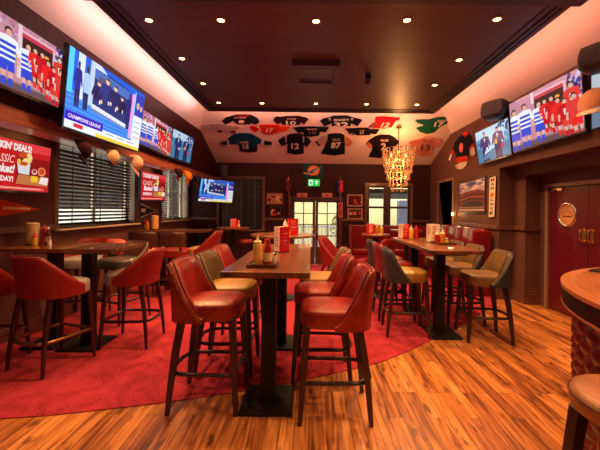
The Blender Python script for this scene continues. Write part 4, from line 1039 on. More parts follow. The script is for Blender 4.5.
hd = MB(); hd.lathe([(.02, -.06), (.04, -.05), (.045, .05), (.038, .05)], n=16); M3 = Matrix.Rotation(R(60), 3, 'X'); hd.v = [M3 @ q + Vector((0, 0, -.085)) for q in hd.v]; hd.build('lamp_head', black_m, o, smooth=40)
lamp_px = [(149, 21), (221, 21), (316, 22), (407, 21), (497, 20), (182, 59), (459, 60.5), (203, 84), (435, 85.5), (218.5, 103), (262, 103.5), (316, 104), (366.5, 104.5), (417, 105)]
where = ['front left corner', 'front row, second from left', 'front row, middle', 'front row, second from right', 'front right corner', 'left side, second from front', 'right side, second from front', 'left side, third from front', 'right side, third from front', 'back left corner', 'back row, second from left', 'back row, middle', 'back row, second from right', 'back right corner']
glow = emitter('lamp_glow', (1, .50, .12), 26)
def downlight(label, x, y, watts, z=ZRAFT, rgb=(1, .50, .20)):
    o = thing('ceiling_downlight', label, 'ceiling light', (x, y, z), group='downlights in the dark ceiling raft')
    MB().lathe([(.050, -.001), (.052, -.006), (.042, -.010), (.034, -.004)], n=20).build('lamp_ring', brass_m, o, smooth=40)
    MB().lathe([(.035, -.004), (.02, -.012), (.004, -.014)], n=16).build('bulb', glow, o, smooth=40)
    L = bpy.data.lights.new('downlight_beam', 'SPOT'); L.energy = watts; L.color = rgb; L.spot_size = R(128); L.spot_blend = .7; L.shadow_soft_size = .05
    s = bpy.data.objects.new('downlight_beam', L); COL.objects.link(s); s.location = (0, 0, -.03); s.parent = o
for (px, py), w_ in zip(lamp_px, where):
    p = onZ(px, py, ZRAFT - .01); downlight('small warm ceiling downlight: ' + w_ + ' of the raft', p.x, p.y, DOWN_W)
for x, y in ((-1.75, 1.6), (.15, 1.9), (2.0, 1.6), (.15, -.4), (-1.75, -.4), (2.0, -.4)):  # unseen fill lamps, added to brighten the near floor and room
    downlight('added unseen fill downlight for the room near and behind the camera', x, y, DOWN_W * (1.7 if x > 1 else .35))

for y, w_ in ((3.8, 'left pub table'), (6.75, 'narrow wall table')):
    downlight('small warm downlight in the low bay ceiling over the ' + w_, -3.02, y, 34, 2.6)
# hidden light strips lying on top of the raft wash the pale slopes
def strip(name, label, loc, rot, sx, sy, w, rgb):
    o = thing('light_strip', label, 'light strip', loc)
    L = bpy.data.lights.new('strip_glow', 'AREA'); L.shape = 'RECTANGLE'; L.size = sx; L.size_y = sy; L.energy = w; L.color = rgb
    s = bpy.data.objects.new('strip_glow', L); COL.objects.link(s); s.rotation_euler = rot; s.parent = o
    return o
# ---------- jerseys pinned to the ceiling slope ----------
def on_slope(px, py): return onP(px, py, FAR0, FARN)
def on_right(px, py): return onX(px, py, XR)
cloth = {}
def jersey_cloth(col):
    k = tuple(col)
    if k not in cloth: cloth[k] = mat('jersey_cloth_%d' % len(cloth), [c * .8 for c in col], .85, spec=.1, var=.14, vscale=5, bump=.35, bscale=9)
    return cloth[k]
def jersey(label, pieces, texts=(), fn=on_slope, nrm=None, group=None):
    """pieces: (part name, colour, outline in photo pixels, lift); texts: (string, quad of photo pixels TL TR BR BL, colour)"""
    nrm = nrm or FARN
    allp = [fn(*p) for _, _, pl_, _ in pieces for p in pl_]; c = sum(allp, Vector()) / len(allp)
    o = thing('football_jersey', label, 'jersey', tuple(c), group=group or 'sports jerseys pinned to the ceiling slope')
    for nm, col, pl_, lift in pieces:
        pp = [fn(*p) + nrm * lift for p in pl_]
        m = MB().prism(pp, nrm * .022); m.build(nm, jersey_cloth(col), o, world=True, bevel=.006, seg=2)
    for t, quad, col in texts:
        mb = MB(); q = [fn(*p) + nrm * (.022 + max(x[3] for x in pieces) + .002) for p in quad]
        at = lambda u, v: (q[3] * (1 - u) + q[2] * u) * (1 - v) + (q[0] * (1 - u) + q[1] * u) * v
        if t in ('*',):
            mb.add([at(u, v) for u, v in disc(.5, .5, .5, .5, 14)], [list(range(14))])
        else: letter(mb, t, at, 0, 0, 1, 1, None, .03)
        mb.build('number' if t.isdigit() else ('emblem' if t == '*' else 'lettering'), mat('print_%02x%02x%02x' % tuple(int(x * 255) for x in col), col, .6, var=.05), o, world=True, fixn=False)
    return o
blk, wht, pnk = srgb(26, 22, 26), srgb(225, 215, 205), srgb(235, 190, 180)
def Q(x0, y0, x1, y1, sk=0): return [(x0 + sk, y0), (x1 + sk, y0), (x1, y1), (x0, y1)]
jersey('grey and white jersey flattest to the left end of the ceiling slope',
       [('body', srgb(200, 175, 178), [(207, 123.5), (222, 123), (228, 124.5), (237, 127), (235, 129), (233, 132), (218, 132), (213, 130), (209, 128)], 0),
        ('sleeve', srgb(215, 200, 205), [(200, 124.5), (208, 123.5), (211, 127), (209, 129.5), (203, 127.5)], .004), ('sleeve', srgb(200, 160, 160), [(229, 124.5), (237, 125), (241, 127), (234, 129.5), (230, 127.5)], .004),
        ('hem_band', srgb(70, 20, 28), [(217.5, 129), (223, 130), (221, 132), (218, 131.5)], .008), ('sleeve_band', srgb(70, 20, 28), [(231, 130), (236, 130.5), (235, 132.3), (230.5, 132)], .008)])
jersey('black jersey with red collar at the upper left of the ceiling slope',
       [('body', blk, [(231, 115.5), (237, 114.3), (250, 114.2), (254, 115.8), (252, 120), (250, 123.5), (237, 123.5), (233, 120.5)], 0),
        ('sleeve', blk, [(231.5, 115.5), (226, 117), (221.8, 120.5), (225.5, 124), (229, 122.5), (234, 119)], .004), ('sleeve', srgb(30, 26, 45), [(254, 115.8), (258, 118), (259.5, 121), (256, 123.8), (251, 122.5), (251.5, 118)], .004),
        ('collar', srgb(150, 25, 30), [(236, 114.6), (250, 114.3), (248, 115.8), (238, 116)], .008)],
       [('*', Q(238.5, 118.8, 244.5, 122.2), pnk), ('FALCONS', Q(234, 116, 246, 117.2), pnk)])
jersey('teal ice hockey jersey with dark cuffs on the left of the ceiling slope',
       [('body', srgb(18, 78, 110), [(233.5, 133.8), (240, 132.8), (250, 133), (254.5, 135), (257, 140), (257.5, 147), (256, 148.5), (241, 149), (238.5, 145), (236.5, 143)], 0),
        ('hem_band', srgb(45, 12, 22), [(239, 148), (257.5, 146.5), (257, 151.3), (248, 152), (240, 150.8)], .002),
        ('sleeve', srgb(18, 78, 110), [(234, 133.8), (229, 137.3), (226.5, 140.5), (228, 144), (236, 143.5), (240, 138)], .004), ('sleeve', srgb(18, 78, 110), [(253.5, 134.5), (258, 137), (262, 139.5), (260.5, 143), (256, 143.5), (252, 140)], .004),
        ('cuff', srgb(30, 14, 22), [(226.5, 140.3), (220, 142.5), (223, 144.3), (228, 144)], .008), ('cuff', srgb(40, 14, 24), [(264.5, 140), (272, 141.8), (271.5, 144.5), (263.5, 144)], .008),
        ('cuff_band', wht, [(226.8, 139.8), (229, 138.8), (229.5, 143.8), (227.5, 144)], .010), ('cuff_band', wht, [(261.8, 139.6), (264.6, 140.2), (263.6, 144), (261, 143.2)], .010)],
       [('LIONS', Q(240, 140, 248.5, 142.3), wht), ('16', Q(243, 142.6, 249, 148), wht)])
jersey('orange red jersey left of the number twelve jersey on the slope',
       [('body', srgb(215, 50, 24), [(259, 124.6), (270, 124), (279, 124.6), (281, 128), (277, 132.5), (268, 134), (262, 132.5)], 0),
        ('sleeve', srgb(205, 20, 18), [(248.8, 126.2), (254, 125.2), (259.5, 128.5), (254.5, 132)], .004), ('sleeve', srgb(235, 75, 25), [(279, 125), (290.5, 126.2), (286, 130.5), (279, 132)], .004)],
       [('17', Q(266, 127.5, 272.5, 131.5, 1), wht)])
jersey('dark maroon number ten jersey at the top of the ceiling slope',
       [('body', srgb(48, 14, 20), [(281, 116.6), (286, 115.8), (298, 115.5), (302, 116.3), (301, 121), (300, 124.3), (282, 124.2), (281, 120)], 0),
        ('sleeve', srgb(44, 14, 20), [(281.5, 116.5), (276, 116), (273, 119.5), (277, 123.5), (283, 121)], .004), ('sleeve', srgb(48, 14, 20), [(301, 116.2), (306, 117), (308.3, 118.5), (304, 124), (300, 121)], .004)],
       [('10', Q(286, 119.8, 296, 123.9), wht), ('JONES', Q(287, 117.4, 296, 118.8), pnk)])
jersey('black jersey below the number ten jersey, flattened on the slope',
       [('body', srgb(24, 20, 28), [(302, 126.5), (312, 126), (319.5, 126.5), (320, 131), (319, 135), (311, 136.3), (304, 135.5), (303, 131)], 0),
        ('sleeve', srgb(22, 18, 24), [(293, 127), (303, 126), (304, 131), (298, 132.5)], .004), ('sleeve', srgb(22, 18, 24), [(319, 126.3), (329, 126.6), (326, 131.5), (319.5, 131)], .004)],
       [('RAVENS', Q(307, 127.6, 317, 129), pnk), ('18', Q(309, 130, 316, 133.5), srgb(110, 70, 90))])
jersey('black number twelve jersey in the middle row of the slope',
       [('body', blk, [(287, 135), (291, 133.4), (301, 133.3), (304.5, 135), (303.5, 141), (303.8, 153), (296, 154), (287, 152.5), (287.5, 141)], 0),
        ('sleeve', srgb(30, 26, 32), [(287.5, 135), (282.5, 136.8), (278, 139.8), (281.5, 145.8), (287.5, 143)], .004), ('sleeve', srgb(30, 26, 32), [(304, 135), (308.5, 137.5), (311, 141), (307, 146.5), (303, 143.5)], .004),
        ('shoulder_stripe', srgb(170, 150, 155), [(284.5, 136), (287, 135.2), (286.8, 141.5), (285.5, 142)], .008), ('shoulder_stripe', srgb(170, 150, 155), [(302.6, 135.3), (304.8, 136), (304, 141.8), (302.8, 141.5)], .008),
        ('collar', srgb(45, 18, 26), [(291.5, 133.5), (299.5, 133.4), (295.5, 138)], .008)],
       [('12', Q(291.3, 142, 299.2, 148), wht)])
jersey('black number thirty two jersey at the top right of the slope',
       [('body', blk, [(329, 117), (334, 115.4), (347, 115.2), (352, 116.6), (351.5, 121), (350.5, 125.6), (332, 125.8), (331.5, 121)], 0),
        ('sleeve', srgb(22, 20, 34), [(329.5, 116.8), (323, 118.2), (320, 120.3), (324.5, 125.8), (332.5, 122)], .004), ('sleeve', srgb(22, 20, 34), [(351.5, 116.5), (358, 118), (362.3, 119.5), (357.5, 125.6), (350.8, 122.5)], .004),
        ('shoulder_stripe', srgb(170, 160, 160), [(328, 117.2), (330.5, 116.6), (331, 119.5), (329.4, 119.6)], .008), ('shoulder_stripe', srgb(170, 160, 160), [(351, 116.8), (354, 117.2), (352.5, 119.6), (350.8, 119.4)], .008)],
       [('32', Q(334, 121, 348.5, 125.7), wht), ('MAGGETT', Q(334, 117.8, 349, 119.8), wht)])
jersey('dark green number eighty seven jersey with pale sleeves',
       [('body', srgb(20, 34, 26), [(327.5, 134), (332, 133.2), (341, 133.2), (344.5, 135), (345, 143), (344.8, 153.5), (334, 155), (320.8, 153), (325, 146)], 0),
        ('sleeve', srgb(205, 170, 165), [(328, 134.2), (322, 136.3), (315.5, 140.8), (319, 145.5), (326.5, 141.5)], .004), ('sleeve', srgb(215, 140, 115), [(344.2, 135), (349.5, 137.5), (353, 141.5), (349.5, 146.5), (345, 144.5)], .004),
        ('cuff', blk, [(315.3, 141), (317, 140), (320.2, 144.6), (319, 146)], .008)],
       [('87', Q(330.5, 141, 340.5, 147.4, .8), wht), ('KELCE', Q(332.5, 137.3, 340, 139.8), srgb(190, 160, 140))])
jersey('small black number seventeen jersey under the number thirty two jersey',
       [('body', blk, [(354, 128), (360, 127.5), (368.5, 127.6), (370.5, 130), (370, 134.6), (357, 134.8), (353, 133)], 0),
        ('sleeve', blk, [(345.5, 128.2), (354.5, 127.8), (354, 134), (350.5, 134.5)], .004), ('sleeve', blk, [(370, 128.8), (379.5, 129), (376, 133.6), (370, 133)], .004),
        ('sleeve_stripe', wht, [(350, 133.6), (352.2, 132), (352.8, 132.6), (351, 134.3)], .008)],
       [('17', Q(360, 130.6, 364, 133), wht), ('ALLEN', Q(359.5, 128.7, 364.5, 129.8), srgb(210, 130, 100))])
jersey('bright red number twelve jersey beside the orange glow on the slope',
       [('body', srgb(205, 22, 40), [(375.5, 116.6), (384, 116.2), (394, 117), (396, 120), (392, 126.5), (384, 128), (373, 127.2), (375, 122)], 0),
        ('sleeve', srgb(150, 75, 80), [(373, 122.5), (377, 121.8), (376, 126), (368.3, 127)], .004), ('sleeve', srgb(190, 16, 34), [(391, 117), (400, 117.5), (399, 119.2), (393.5, 121)], .004)],
       [('12', Q(380, 121.5, 388, 126.5, 3), wht)])
jersey('black number two jersey just left of the chandelier rod',
       [('body', srgb(30, 14, 18), [(375, 136), (381, 134.2), (390, 134.5), (396, 138), (395, 144), (391, 156), (380, 157.5), (368.5, 156.5), (372, 149), (373.5, 142)], 0),
        ('sleeve', srgb(36, 16, 20), [(375.5, 135.8), (369, 139.8), (366.5, 143), (371.5, 147.5), (375, 143)], .004), ('sleeve', srgb(36, 14, 18), [(394.5, 137), (399.5, 141.3), (395, 146), (392.5, 143)], .004),
        ('cuff', srgb(225, 130, 100), [(366.3, 143), (368.8, 141), (372.5, 145.3), (369.6, 148)], .008)],
       [('2', Q(380.6, 142, 385.8, 149, .5), pnk), ('MILLER', Q(380.5, 138.2, 388.5, 140.4), pnk)])
jersey('green number seventeen jersey at the right end of the slope',
       [('body', srgb(26, 98, 66), [(430, 119), (437, 117), (447, 116.5), (452, 117.5), (449, 122), (440, 126.5), (434, 132), (426.5, 133.3), (420, 131.5), (415.8, 127.5), (423, 125.5), (426, 121)], 0),
        ('sleeve', srgb(22, 92, 74), [(431, 119), (421, 119.2), (415, 119.6), (417, 122.3), (424, 124.3), (429, 123)], .004), ('sleeve', srgb(20, 74, 50), [(451, 117.3), (458, 118.8), (462.5, 120), (455.5, 128), (450, 122.5)], .004)],
       [('17', Q(433.5, 121, 442.5, 126, 1.5), wht), ('EAGLES', Q(437, 118.9, 445.5, 120.6, .3), wht)])
jersey('salmon number thirteen jersey right of the chandelier on the slope',
       [('body', srgb(225, 140, 125), [(419, 138.5), (425, 136.3), (432, 136.5), (436.5, 139), (434, 145), (431.5, 155.5), (421, 156), (414.5, 152.5), (417, 145)], 0),
        ('sleeve', srgb(220, 130, 112), [(419.5, 138.3), (412.5, 140), (408.5, 141.6), (412, 147), (418, 144)], .004), ('sleeve', srgb(228, 160, 145), [(436, 139), (441, 138.5), (443, 141.5), (437.5, 147.5), (434.2, 144)], .004),
        ('collar', srgb(240, 180, 165), [(423, 136.5), (433, 136.7), (428, 139)], .008)],
       [('13', Q(420.5, 143.2, 429.5, 149.8, 1), srgb(95, 22, 24)), ('TAYLOR', Q(421.5, 139.4, 433, 140.9, .3), srgb(120, 30, 30))])
RN = Vector((-1, 0, 0))
jersey('navy ice hockey jersey with orange trim hanging on the right wall',
       [('body', srgb(24, 22, 42), [(459, 137.5), (463, 134.5), (468, 133.5), (471.5, 136), (472.5, 141), (470, 150), (468.5, 157), (459, 159), (456.5, 157), (458, 148)], 0),
        ('sleeve', srgb(26, 24, 46), [(459.5, 137.3), (456, 142.5), (453.5, 149.5), (455.5, 153), (458.5, 149)], .004), ('sleeve', srgb(26, 24, 46), [(471, 136), (473.8, 141.5), (474.3, 144), (470.5, 149), (470, 143)], .004),
        ('orange_cuff', srgb(215, 60, 26), [(453.3, 149.3), (456, 151.5), (453.5, 155.5), (451.5, 153.5)], .004), ('orange_cuff', srgb(215, 60, 26), [(474.2, 143), (474.8, 145.5), (471, 150), (469.8, 148.5)], .005),
        ('white_cuff', wht, [(451.6, 153.5), (453.4, 155.3), (450.6, 161), (449.3, 159.5)], .004), ('white_cuff', wht, [(471, 150), (474.8, 146.2), (476.3, 153.5), (473, 156.5), (471.3, 154)], .005),
        ('orange_hem', srgb(210, 55, 24), [(456.8, 157.5), (468.6, 155.6), (468.6, 161), (457, 163)], .003), ('white_hem', wht, [(456, 165.5), (461, 162.5), (468.5, 161.2), (467.5, 165), (463, 169.5), (457.5, 169)], .003),
        ('collar', srgb(215, 60, 26), [(463, 134), (467, 131), (470, 133.5), (466, 137)], .008)],
       [('*', [(460.5, 143.5), (464.5, 142), (464.5, 152), (460.5, 153)], srgb(210, 110, 90))], fn=on_right, nrm=RN, group='jersey on the right wall')

# ---------- pictures, signs, pennants ----------
frame_dk = mat('dark_picture_frame', (.05, .022, .014), .35, var=.15); frame_br = mat('brown_picture_frame', (.26, .11, .045), .35, var=.15); frame_lt = mat('pale_picture_frame', (.5, .28, .2), .4)
def framed(label, TL, TR, BR, BL, fm, pic, wf=.03, d=.025, name='framed_picture', cat='picture', seed=1, glassy=.3):
    TL, TR, BR, BL = map(Vector, (TL, TR, BR, BL)); n = (BL - TL).cross(TR - TL).normalized()
    o = thing(name, label, cat, tuple((BL + BR) / 2)); c = (TL + TR + BR + BL) / 4
    f = MB(); out = [TL, TR, BR, BL]; ux, uz = (TR - TL).normalized(), (TL - BL).normalized()
    inn = [TL + ux * wf - uz * wf, TR - ux * wf - uz * wf, BR - ux * wf + uz * wf, BL + ux * wf + uz * wf]
    for i in range(4):
        j = (i + 1) % 4; f.prism([out[i], out[j], inn[j], inn[i]], n * d)
    f.build('frame', fm, o, world=True, bevel=.003)
    s = Sheet(*[p + n * d * .4 for p in inn], lift=.0003); pic(s, random.Random(seed)); s.mb.build('print', painted('picture_print', None, glassy), o, world=True)
    MB().prism([p + n * .002 for p in inn], n * d * .25).build('backing', frame_dk, o, world=True)
    return o
def stadium(s, rd):
    s.rect(srgb(185, 175, 190), 0, .62, 1, 1)
    for i in range(16): s.disc(rd.choice([srgb(225, 215, 225), srgb(120, 130, 185)]), rd.random(), rd.uniform(.72, .95), .10, .04, 9)
    s.disc(srgb(80, 95, 180), .5, .9, .2, .06)
    s.poly(srgb(120, 62, 58), [(0, .55), (.25, .66), (.8, .68), (1, .6), (1, .1), (0, .1)])
    for k, c_ in enumerate((srgb(70, 30, 32), srgb(150, 85, 75), srgb(55, 28, 30), srgb(110, 60, 60))): s.poly(c_, [(0, .48 - k * .07), (.5, .58 - k * .075), (1, .53 - k * .07), (1, .49 - k * .07), (.5, .54 - k * .075), (0, .44 - k * .07)])
    s.poly(srgb(60, 45, 48), [(.15, .25), (.5, .36), (.9, .3), (.95, .15), (.1, .12)])
    s.rect(srgb(205, 180, 175), 0, .03, 1, .08); s.rect(srgb(160, 130, 128), 0, .12, 1, .15); s.rect(srgb(90, 45, 45), 0, 0, 1, .03)
def scene_pic(bg, cols, n=14):
    def f(s, rd):
        s.rect(bg, 0, 0, 1, 1)
        for i in range(n): s.disc(rd.choice(cols), rd.random(), rd.uniform(.1, .75), rd.uniform(.05, .14), rd.uniform(.06, .16), 8)
    return f
def group_pic(s, rd):
    s.rect(srgb(70, 25, 22), 0, 0, 1, 1); s.rect(srgb(120, 60, 45), 0, 0, 1, .25)
    for i in range(5): man(s, .14 + i * .18, .05, .8, rd.choice([srgb(200, 60, 50), srgb(210, 180, 160), srgb(60, 20, 24)]), srgb(50, 20, 20), None, srgb(215, 150, 120), .35)
quad = lambda fn, x0, y0, x1, y1: [fn(x0, y0), fn(x1, y0), fn(x1, y1), fn(x0, y1)]
onR = lambda px, py: onX(px, py, XR - .001)
framed('large framed photograph of a stadium on the right wall', onR(459.5, 183), onR(486.5, 175.5), onR(486, 213), onR(459.5, 212.5), frame_dk, stadium, .025)
fa = lambda px, py: onY(px, py, YF - .001)
framed('brown framed landscape photograph on the far wall left of the doors', *quad(fa, 266.5, 193, 283, 204.5), frame_br, scene_pic(srgb(190, 140, 95), [srgb(120, 50, 30), srgb(220, 190, 150), srgb(80, 40, 30)]), seed=2)
framed('dark framed portrait photograph below the brown framed landscape', *quad(fa, 269.5, 206, 281, 219), frame_dk, scene_pic(srgb(40, 22, 20), [srgb(190, 60, 50), srgb(220, 180, 160), srgb(60, 20, 20)], 9), seed=4)
framed('pale framed red picture, upper of two between doors and right window', *quad(fa, 347, 194.5, 362.5, 206.5), frame_lt, scene_pic(srgb(90, 30, 24), [srgb(210, 90, 60), srgb(220, 160, 130), srgb(60, 18, 18)], 10), .035, seed=6)
framed('pale framed group photograph, lower of two between doors and right window', *quad(fa, 347.5, 208.5, 362.5, 219.5), frame_lt, group_pic, .03, seed=7)
framed('narrow pale framed card on the door casing right of the glazed doors', *quad(lambda a, b: onY(a, b, YF - .041), 338.3, 202.5, 342.6, 217.5), frame_lt, scene_pic(srgb(175, 60, 45), [srgb(90, 20, 20), srgb(220, 160, 130)], 8), .016, .015, seed=5)

def sign(name, label, TL, TR, BR, BL, pic, d=.015, edge=None, power=None, seed=1):
    TL, TR, BR, BL = map(Vector, (TL, TR, BR, BL)); n = (BL - TL).cross(TR - TL).normalized()
    o = thing(name, label, 'sign', tuple((BL + BR) / 2))
    MB().prism([TL, TR, BR, BL], n * d).build('board', edge or black_m, o, world=True, bevel=.002)
    s = Sheet(*[p + n * (d + .0005) for p in (TL, TR, BR, BL)], lift=.0004); pic(s, random.Random(seed))
    s.mb.build('sign_face', painted('sign_print', None, .5) if not power else painted('lit_sign', power), o, world=True)
    return o
def p_exit(s, rd):
    s.rect(srgb(20, 190, 60), 0, 0, 1, 1); w = srgb(235, 255, 235)
    s.rect(w, .08, .12, .40, .9); g = srgb(15, 150, 50)
    s.disc(g, .27, .76, .04, .07, 8); s.poly(g, [(.20, .62), (.30, .66), (.33, .5), (.38, .44), (.36, .38), (.29, .44), (.27, .36), (.33, .24), (.30, .14), (.26, .15), (.27, .25), (.20, .36), (.13, .2), (.10, .24), (.17, .4)])
    s.rect(w, .69, .45, .75, .85); s.rect(w, .54, .58, .90, .70); s.poly(w, [(.62, .42), (.82, .42), (.72, .16)])
sign('exit_sign', 'lit green running man exit sign over the glazed doors', *quad(lambda a, b: onY(a, b, YF - .001), 308, 179.3, 319.8, 186.3), p_exit, .03, power=1.1)
def p_team(s, rd):
    s.rect(srgb(8, 72, 66), 0, 0, 1, 1); a_ = srgb(225, 110, 70)
    for i in range(16):
        t = 2 * PI * i / 16; s.poly(a_, [(.5 + .30 * math.cos(t - .13), .52 + .36 * math.sin(t - .13)), (.5 + .40 * math.cos(t), .52 + .47 * math.sin(t)), (.5 + .30 * math.cos(t + .13), .52 + .36 * math.sin(t + .13))], True)
    s.disc(a_, .5, .52, .31, .37, 24); s.disc(srgb(240, 160, 120), .5, .52, .23, .28, 24)
    s.poly(srgb(12, 90, 90), [(.92, .82), (.70, .70), (.58, .64), (.45, .60), (.36, .50), (.26, .40), (.30, .38), (.16, .26), (.30, .30), (.44, .36), (.50, .30), (.52, .40), (.64, .48), (.74, .62)])
    s.poly(srgb(210, 225, 220), [(.92, .82), (.74, .66), (.60, .56), (.44, .46), (.5, .44), (.64, .52), (.76, .64)])
    s.poly(srgb(225, 200, 170), [(.0, .40), (.2, .30), (.34, .30), (.32, .26), (.18, .24), (.0, .34)])
sign('team_banner', 'dark green sports banner with orange sunburst and leaping fish above the exit sign', *quad(lambda a, b: onY(a, b, YF - .001), 303.5, 163.8, 323.5, 178), p_team, .012)
def p_plate(s, rd):
    s.rect(srgb(205, 130, 110), 0, 0, 1, 1); s.poly(srgb(150, 25, 25), [(.36, .62), (.44, .75), (.5, .66), (.56, .75), (.64, .62), (.5, .28)]); s.rect(srgb(150, 80, 70), .1, .12, .9, .16)
sign('small_door_sign', 'small pink plate over the left glazed door leaf', *quad(lambda a, b: onY(a, b, YF - .001), 297, 193, 307.3, 198.3), p_plate)
sign('small_door_sign', 'small pink plate with red heart over the right glazed door leaf', *quad(lambda a, b: onY(a, b, YF - .001), 321.8, 193, 332.2, 198.6), p_plate)
def p_cave(s, rd):
    s.rect(srgb(228, 214, 190), 0, 0, 1, 1); k = srgb(25, 20, 20)
    ch = 'MAN CAVE'; 
    for i, t in enumerate('MAN'): s.text(k, t, .22, .895 - i * .105, .78, .965 - i * .105, .04)
    s.disc(srgb(225, 150, 50), .5, .555, .36, .06, 16); s.disc(srgb(170, 90, 20), .5, .555, .2, .035, 12)
    for i, t in enumerate('CAVE'): s.text(k, t, .22, .40 - i * .11, .78, .47 - i * .11, .04)
sign('man_cave_sign', 'tall narrow cream sign reading MAN CAVE right of the stadium picture', onR(491, 178), onR(497.3, 176.2), onR(495.8, 216.8), onR(490, 217.3), p_cave, .025)
def pennant(label, pts, fn, nrm, col, text, tq, tcol, border=None):
    c = sum([fn(*p) for p in pts], Vector()) / len(pts); o = thing('pennant', label, 'pennant', tuple(c))
    MB().prism([fn(*p) for p in pts], nrm * .006).build('felt', mat('felt_%d' % int(col[0] * 999), col, .9, var=.08), o, world=True)
    if border:
        a, b, t = [fn(*p) + nrm * .007 for p in pts]; m = MB(); e = .022
        for p, q in ((a, t), (b, t)):
            v_ = (b - a) * (1 if p == a else -1); v_ = v_.normalized() * e; m.prism([p, q, q + v_ * .6, p + v_], nrm * .002)
        m.build('border', mat('pale_braid', border, .8), o, world=True)
    q = [fn(*p) + nrm * .0075 for p in tq]; at = lambda u, v: (q[3] * (1 - u) + q[2] * u) * (1 - v) + (q[0] * (1 - u) + q[1] * u) * v
    m = MB(); letter(m, text, at, 0, 0, 1, 1, None, .06); m.build('lettering', mat('felt_letters', tcol, .8), o, world=True, fixn=False)
    return o
onL = lambda px, py: onX(px, py, XL)
pennant('orange red LONGHORNS pennant on the left wall under the food screen', [(-12, 196), (-12, 218.5), (39.5, 209.3)], onL, Vector((1, 0, 0)), srgb(205, 62, 30), 'LONGHORNS', [(2.5, 205.8), (30, 207.8), (30, 210.2), (2.5, 209.2)], srgb(255, 225, 190))
pennant('dark pennant with pale edging under the smaller food screen', [(140, 203.3), (140, 218), (157, 211)], onL, Vector((1, 0, 0)), srgb(30, 26, 26), 'PIT', [(141, 208.6), (145.5, 209), (145.5, 212.2), (141, 212.4)], srgb(210, 180, 150), srgb(200, 185, 160))
def flag(label, x, y0, y1, yb, cols, name='wall_flag'):
    a, b = fa(x, y0), fa(x + .2, yb); o = thing(name, label, 'flag', (b.x, YF - .05, b.z))
    MB().tube([(a.x, YF - .09, a.z), (b.x, YF - .03, b.z)], .008, 6).build('pole', brass_m, o, world=True)
    MB().lathe([(.004, -.02), (.016, 0), (.004, .03)], (a.x, YF - .09, a.z + .02), 8).build('finial', brass_m, o, world=True)
    t = fa(x, y1); h = a.z - .04 - t.z; n = len(cols)
    for i, c_ in enumerate(cols):
        rows = []
        for k in range(9):
            z = a.z - .05 - h * k / 8; x0 = a.x - .075 + .15 * i / n; x1 = a.x - .075 + .15 * (i + 1) / n; yy = YF - .10 - .015 * math.sin(k + i * 2)
            rows.append([(x0, yy, z), (x1, yy + .02 * (-1) ** i, z), (x1, yy + .02 * (-1) ** i + .006, z), (x0, yy + .006, z)])
        MB().rings(rows).build('cloth', mat('flag_%d_%d' % (int(c_[0] * 999), int(c_[2] * 999)), c_, .8), o, world=True)
    return o
flag('furled red flag on a pole left of the glazed doors', 289, 178, 191, 206, [srgb(110, 18, 24), srgb(90, 20, 22)])
flag('small blue and red flag on a pole right of the exit sign', 340, 179, 192, 203, [srgb(25, 45, 130), srgb(215, 40, 60)])

# ---------- caps ----------
def cap(label, p, col, brim, rz, tilt, r=.095, name='baseball_cap'):
    """cap hung up by its back: the crown faces the room and the brim points down"""
    o = thing(name, label, 'cap', tuple(p)); M3 = Matrix.Rotation(rz, 3, 'Z') @ Matrix.Rotation(tilt, 3, 'Y')
    cr = MB(); n = 24; rows = []
    for i in range(8):
        t = PI / 2 * i / 7.6; rr = math.cos(t)
        rows.append([(r * rr * math.cos(2 * PI * j / n) * 1.12, r * rr * math.sin(2 * PI * j / n), r * 1.15 * math.sin(t)) for j in range(n)])
    cr.rings(rows, cap0=False); cr.v = [M3 @ v_ for v_ in cr.v]; cr.build('crown', col, o, smooth=60)
    b = MB(); rows = []
    for i in range(13):
        a = R(-68) + R(136) * i / 12; c_, s_ = math.cos(a), math.sin(a)
        q = lambda k, dz: (r * (1.1 * c_ + k * max(0, math.cos(a * 1.3))), r * s_, dz - .25 * r * s_ * s_ - (.12 * r if k else 0))
        rows.append([q(0, .0), q(.8, .0), q(.8, -.005), q(0, -.005)])
    b.rings(rows); b.v = [M3 @ v_ for v_ in b.v]; b.build('brim', brim, o, smooth=40)
    k = MB(); k.lathe([(.002, -.004), (.010, 0), (.008, .006), (.001, .009)], (0, 0, r * 1.15), 8); k.v = [M3 @ v_ for v_ in k.v]; k.build('button', brim, o)
    return o
mc = lambda n_, c_: mat(n_, [q_ * .8 for q_ in c_], .8, spec=.1, var=.12, bump=.2, bscale=120)
maroonc, navyc, tanc, peachc, orangec, redc, whitec = mc('maroon_cap', srgb(48, 12, 22)), mc('navy_cap', srgb(36, 40, 66)), mc('tan_cap', srgb(215, 178, 145)), mc('peach_cap', srgb(228, 182, 155)), mc('orange_cap', srgb(235, 120, 30)), mc('dark_red_cap', srgb(130, 20, 28)), mc('white_cap', srgb(235, 200, 180))
xc = XB + .08
cap('dark maroon cap hanging at the top of the big left window', onX(79.5, 149.5, xc), maroonc, maroonc, R(35), R(62), .10)
cap('tan and navy cap hanging below the big studio screen', onX(109.5, 157, xc), tanc, navyc, R(20), R(65), .10)
cap('peach cap hanging over the right edge of the big left window', onX(134, 163, xc), peachc, peachc, R(15), R(65), .105)
cap('bright orange cap hanging over the further left window', onX(186, 176.5, xc), orangec, orangec, R(25), R(65), .105)
cap('dark red cap hanging near the tilted corner television', onX(195.5, 180, xc), navyc, redc, R(30), R(65), .10)
cap('dark cap hanging between the orange cap and the beam television', onX(177, 173.5, xc), maroonc, redc, R(30), R(65), .09)
cap('pale orange cap hung on the corner of the grey right edge television', onX(596, 105, XR - .32), mc('pale_orange_cap', srgb(245, 170, 135)), whitec, R(205), R(25), .15)

